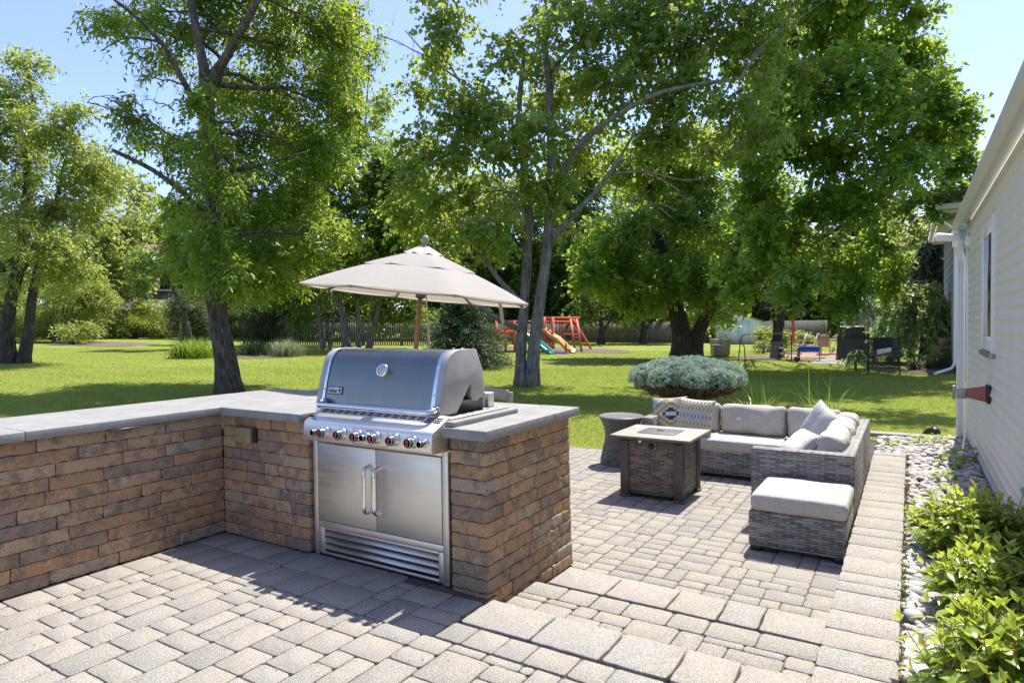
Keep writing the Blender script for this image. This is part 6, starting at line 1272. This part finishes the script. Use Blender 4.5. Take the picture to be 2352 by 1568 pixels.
b = MB(); b.box(1.185, 1.245, 24.265, 24.40, .0, 4.75); b.build('corner_trim', M['white'], wg)
b = MB(); b.box(.80, 5, 24.0, 34, 4.78, 4.86); b.build('soffit', M['trim'], wg); b = MB(); b.prism([(4.86, .70), (4.90, .66), (5.02, .64), (5.02, .80), (4.86, .80)], 23.9, 34, 1); b.box(.64, 5, 23.86, 23.99, 4.86, 5.02); b.build('gutter', M['white'], wg)
b = MB(); V = [(.7, 23.9, 5.03), (.7, 34, 5.03), (5, 34, 7.2), (5, 23.9, 7.2)]; V += [(x, y, z+.08) for x, y, z in V]; b.add(V, [(3, 2, 1, 0), (4, 5, 6, 7), (0, 1, 5, 4), (1, 2, 6, 5), (2, 3, 7, 6), (3, 0, 4, 7)]); b.build('roof', M['shingle'], wg)
b = MB(); b.tube([(.76, 24.1, 4.86), (.80, 24.15, 4.55), (1.05, 24.25, 4.35), (1.16, 24.28, 4.2), (1.16, 24.28, .12), (1.08, 24.15, -.02), (.62, 23.2, -.13)], .045, 8); b.build('downspout', M['white'], wg)
b = MB(); b.lathe([(.12, 0), (.16, .26), (.14, .27)], (.95, 26.5, .6), 14); b.box(.6, 1.15, 26.2, 26.8, .50, .58); tag(b.build('planter', M['brick'], None), 'terracotta planter on a stand beside the grey shingled corner', 'planter')
# brown house beyond the trees at the left
hb = onground(372, 60); fh = empty('brown_house', tuple(hb), 'brown sided house with a white window half hidden by trees at left', 'house', None, math.radians(38))
b = MB(); b.box(-7, 7, 0, 8, 0, 6.2); b.build('wall', M['housetan'], fh, world=False)
b = MB(); V = [(-7.4, -.5, 6.2), (7.4, -.5, 6.2), (7.4, 4, 9), (-7.4, 4, 9), (-7.4, 8.5, 6.2), (7.4, 8.5, 6.2)]; b.add(V, [(0, 1, 2, 3), (3, 2, 5, 4), (0, 3, 4), (1, 5, 2), (0, 4, 5, 1)]); b.build('roof', M['housebrown'], fh, world=False)
b = MB(); V = [(-7.2, -2.6, 2.6), (3, -2.6, 2.6), (3, -.05, 4.0), (-7.2, -.05, 4.0)]; V += [(x, y, z+.15) for x, y, z in V]; b.add(V, [(3, 2, 1, 0), (4, 5, 6, 7), (0, 1, 5, 4), (1, 2, 6, 5), (2, 3, 7, 6), (3, 0, 4, 7)]); b.build('porch_roof', M['housebrown'], fh, world=False)
b = MB(); b.box(-7.25, 3.05, -2.75, -2.62, 2.45, 2.75); b.box(-6.9, -6.7, -2.5, -2.3, 0, 2.6); b.box(2.5, 2.7, -2.5, -2.3, 0, 2.6); b.build('porch_fascia', M['white'], fh, world=False)
for x in (-4.5, 1.0):
    b = MB(); b.box(x-1.2, x-1.02, -.12, -.005, 4.2, 5.9); b.box(x+1.02, x+1.2, -.12, -.005, 4.2, 5.9); b.box(x-1.019, x+1.019, -.12, -.005, 5.72, 5.9); b.box(x-1.019, x+1.019, -.12, -.005, 4.2, 4.36); b.box(x-.06, x+.06, -.11, -.005, 4.361, 5.719); w = b.build('window', M['white'], fh, world=False); b = MB(); b.box(x-1.01, x+1.01, -.05, -.006, 4.361, 5.719); b.build('pane', M['glass'], w, world=False)
blob_sheet('shrub_bed', -46.5, 22.5, 5.2, 2.6, M['mulch'])
blob_sheet('cherry_bed', onground(560, 31)[0], onground(560, 31)[1], 2.6, 1.2, M['mulch'])
blob_sheet('spruce_bed', .2, 26.2, 1.6, 2.6, M['mulch'])
# ------------------------------------------------------------------ light
S = np.array((.035, .425, .905)); S /= np.linalg.norm(S)
sun = bpy.data.lights.new('sun', 'SUN'); sun.energy = 4.0; sun.angle = math.radians(.5); sun.color = (1.0, .955, .88)
so_ = bpy.data.objects.new('sun', sun); COL.objects.link(so_); so_.rotation_euler = Vector(S).to_track_quat('Z', 'Y').to_euler()
w = bpy.data.worlds.new('World'); scene.world = w; w.use_nodes = True; nt = w.node_tree; bg = nt.nodes['Background']
sky = nt.nodes.new('ShaderNodeTexSky'); sky.sky_type = 'NISHITA'; sky.sun_disc = False; sky.sun_elevation = math.asin(S[2]); sky.sun_rotation = math.atan2(S[0], S[1]); sky.air_density = 1.0; sky.dust_density = .8; sky.ozone_density = 5; sky.air_density = .8
wb = nt.nodes.new('ShaderNodeMix'); wb.data_type = 'RGBA'; wb.blend_type = 'MULTIPLY'; wb.inputs[0].default_value = 1; wb.inputs[7].default_value = (1.06, .94, .99, 1)
nt.links.new(sky.outputs[0], wb.inputs[6]); nt.links.new(wb.outputs[2], bg.inputs[0]); bg.inputs[1].default_value = .15
scene.render.engine = 'CYCLES'
vs = scene.view_settings; vs.view_transform = 'Standard'; vs.look = 'None'; vs.exposure = 1.15; vs.gamma = 1; vs.use_curve_mapping = False
print('leaves', NL)
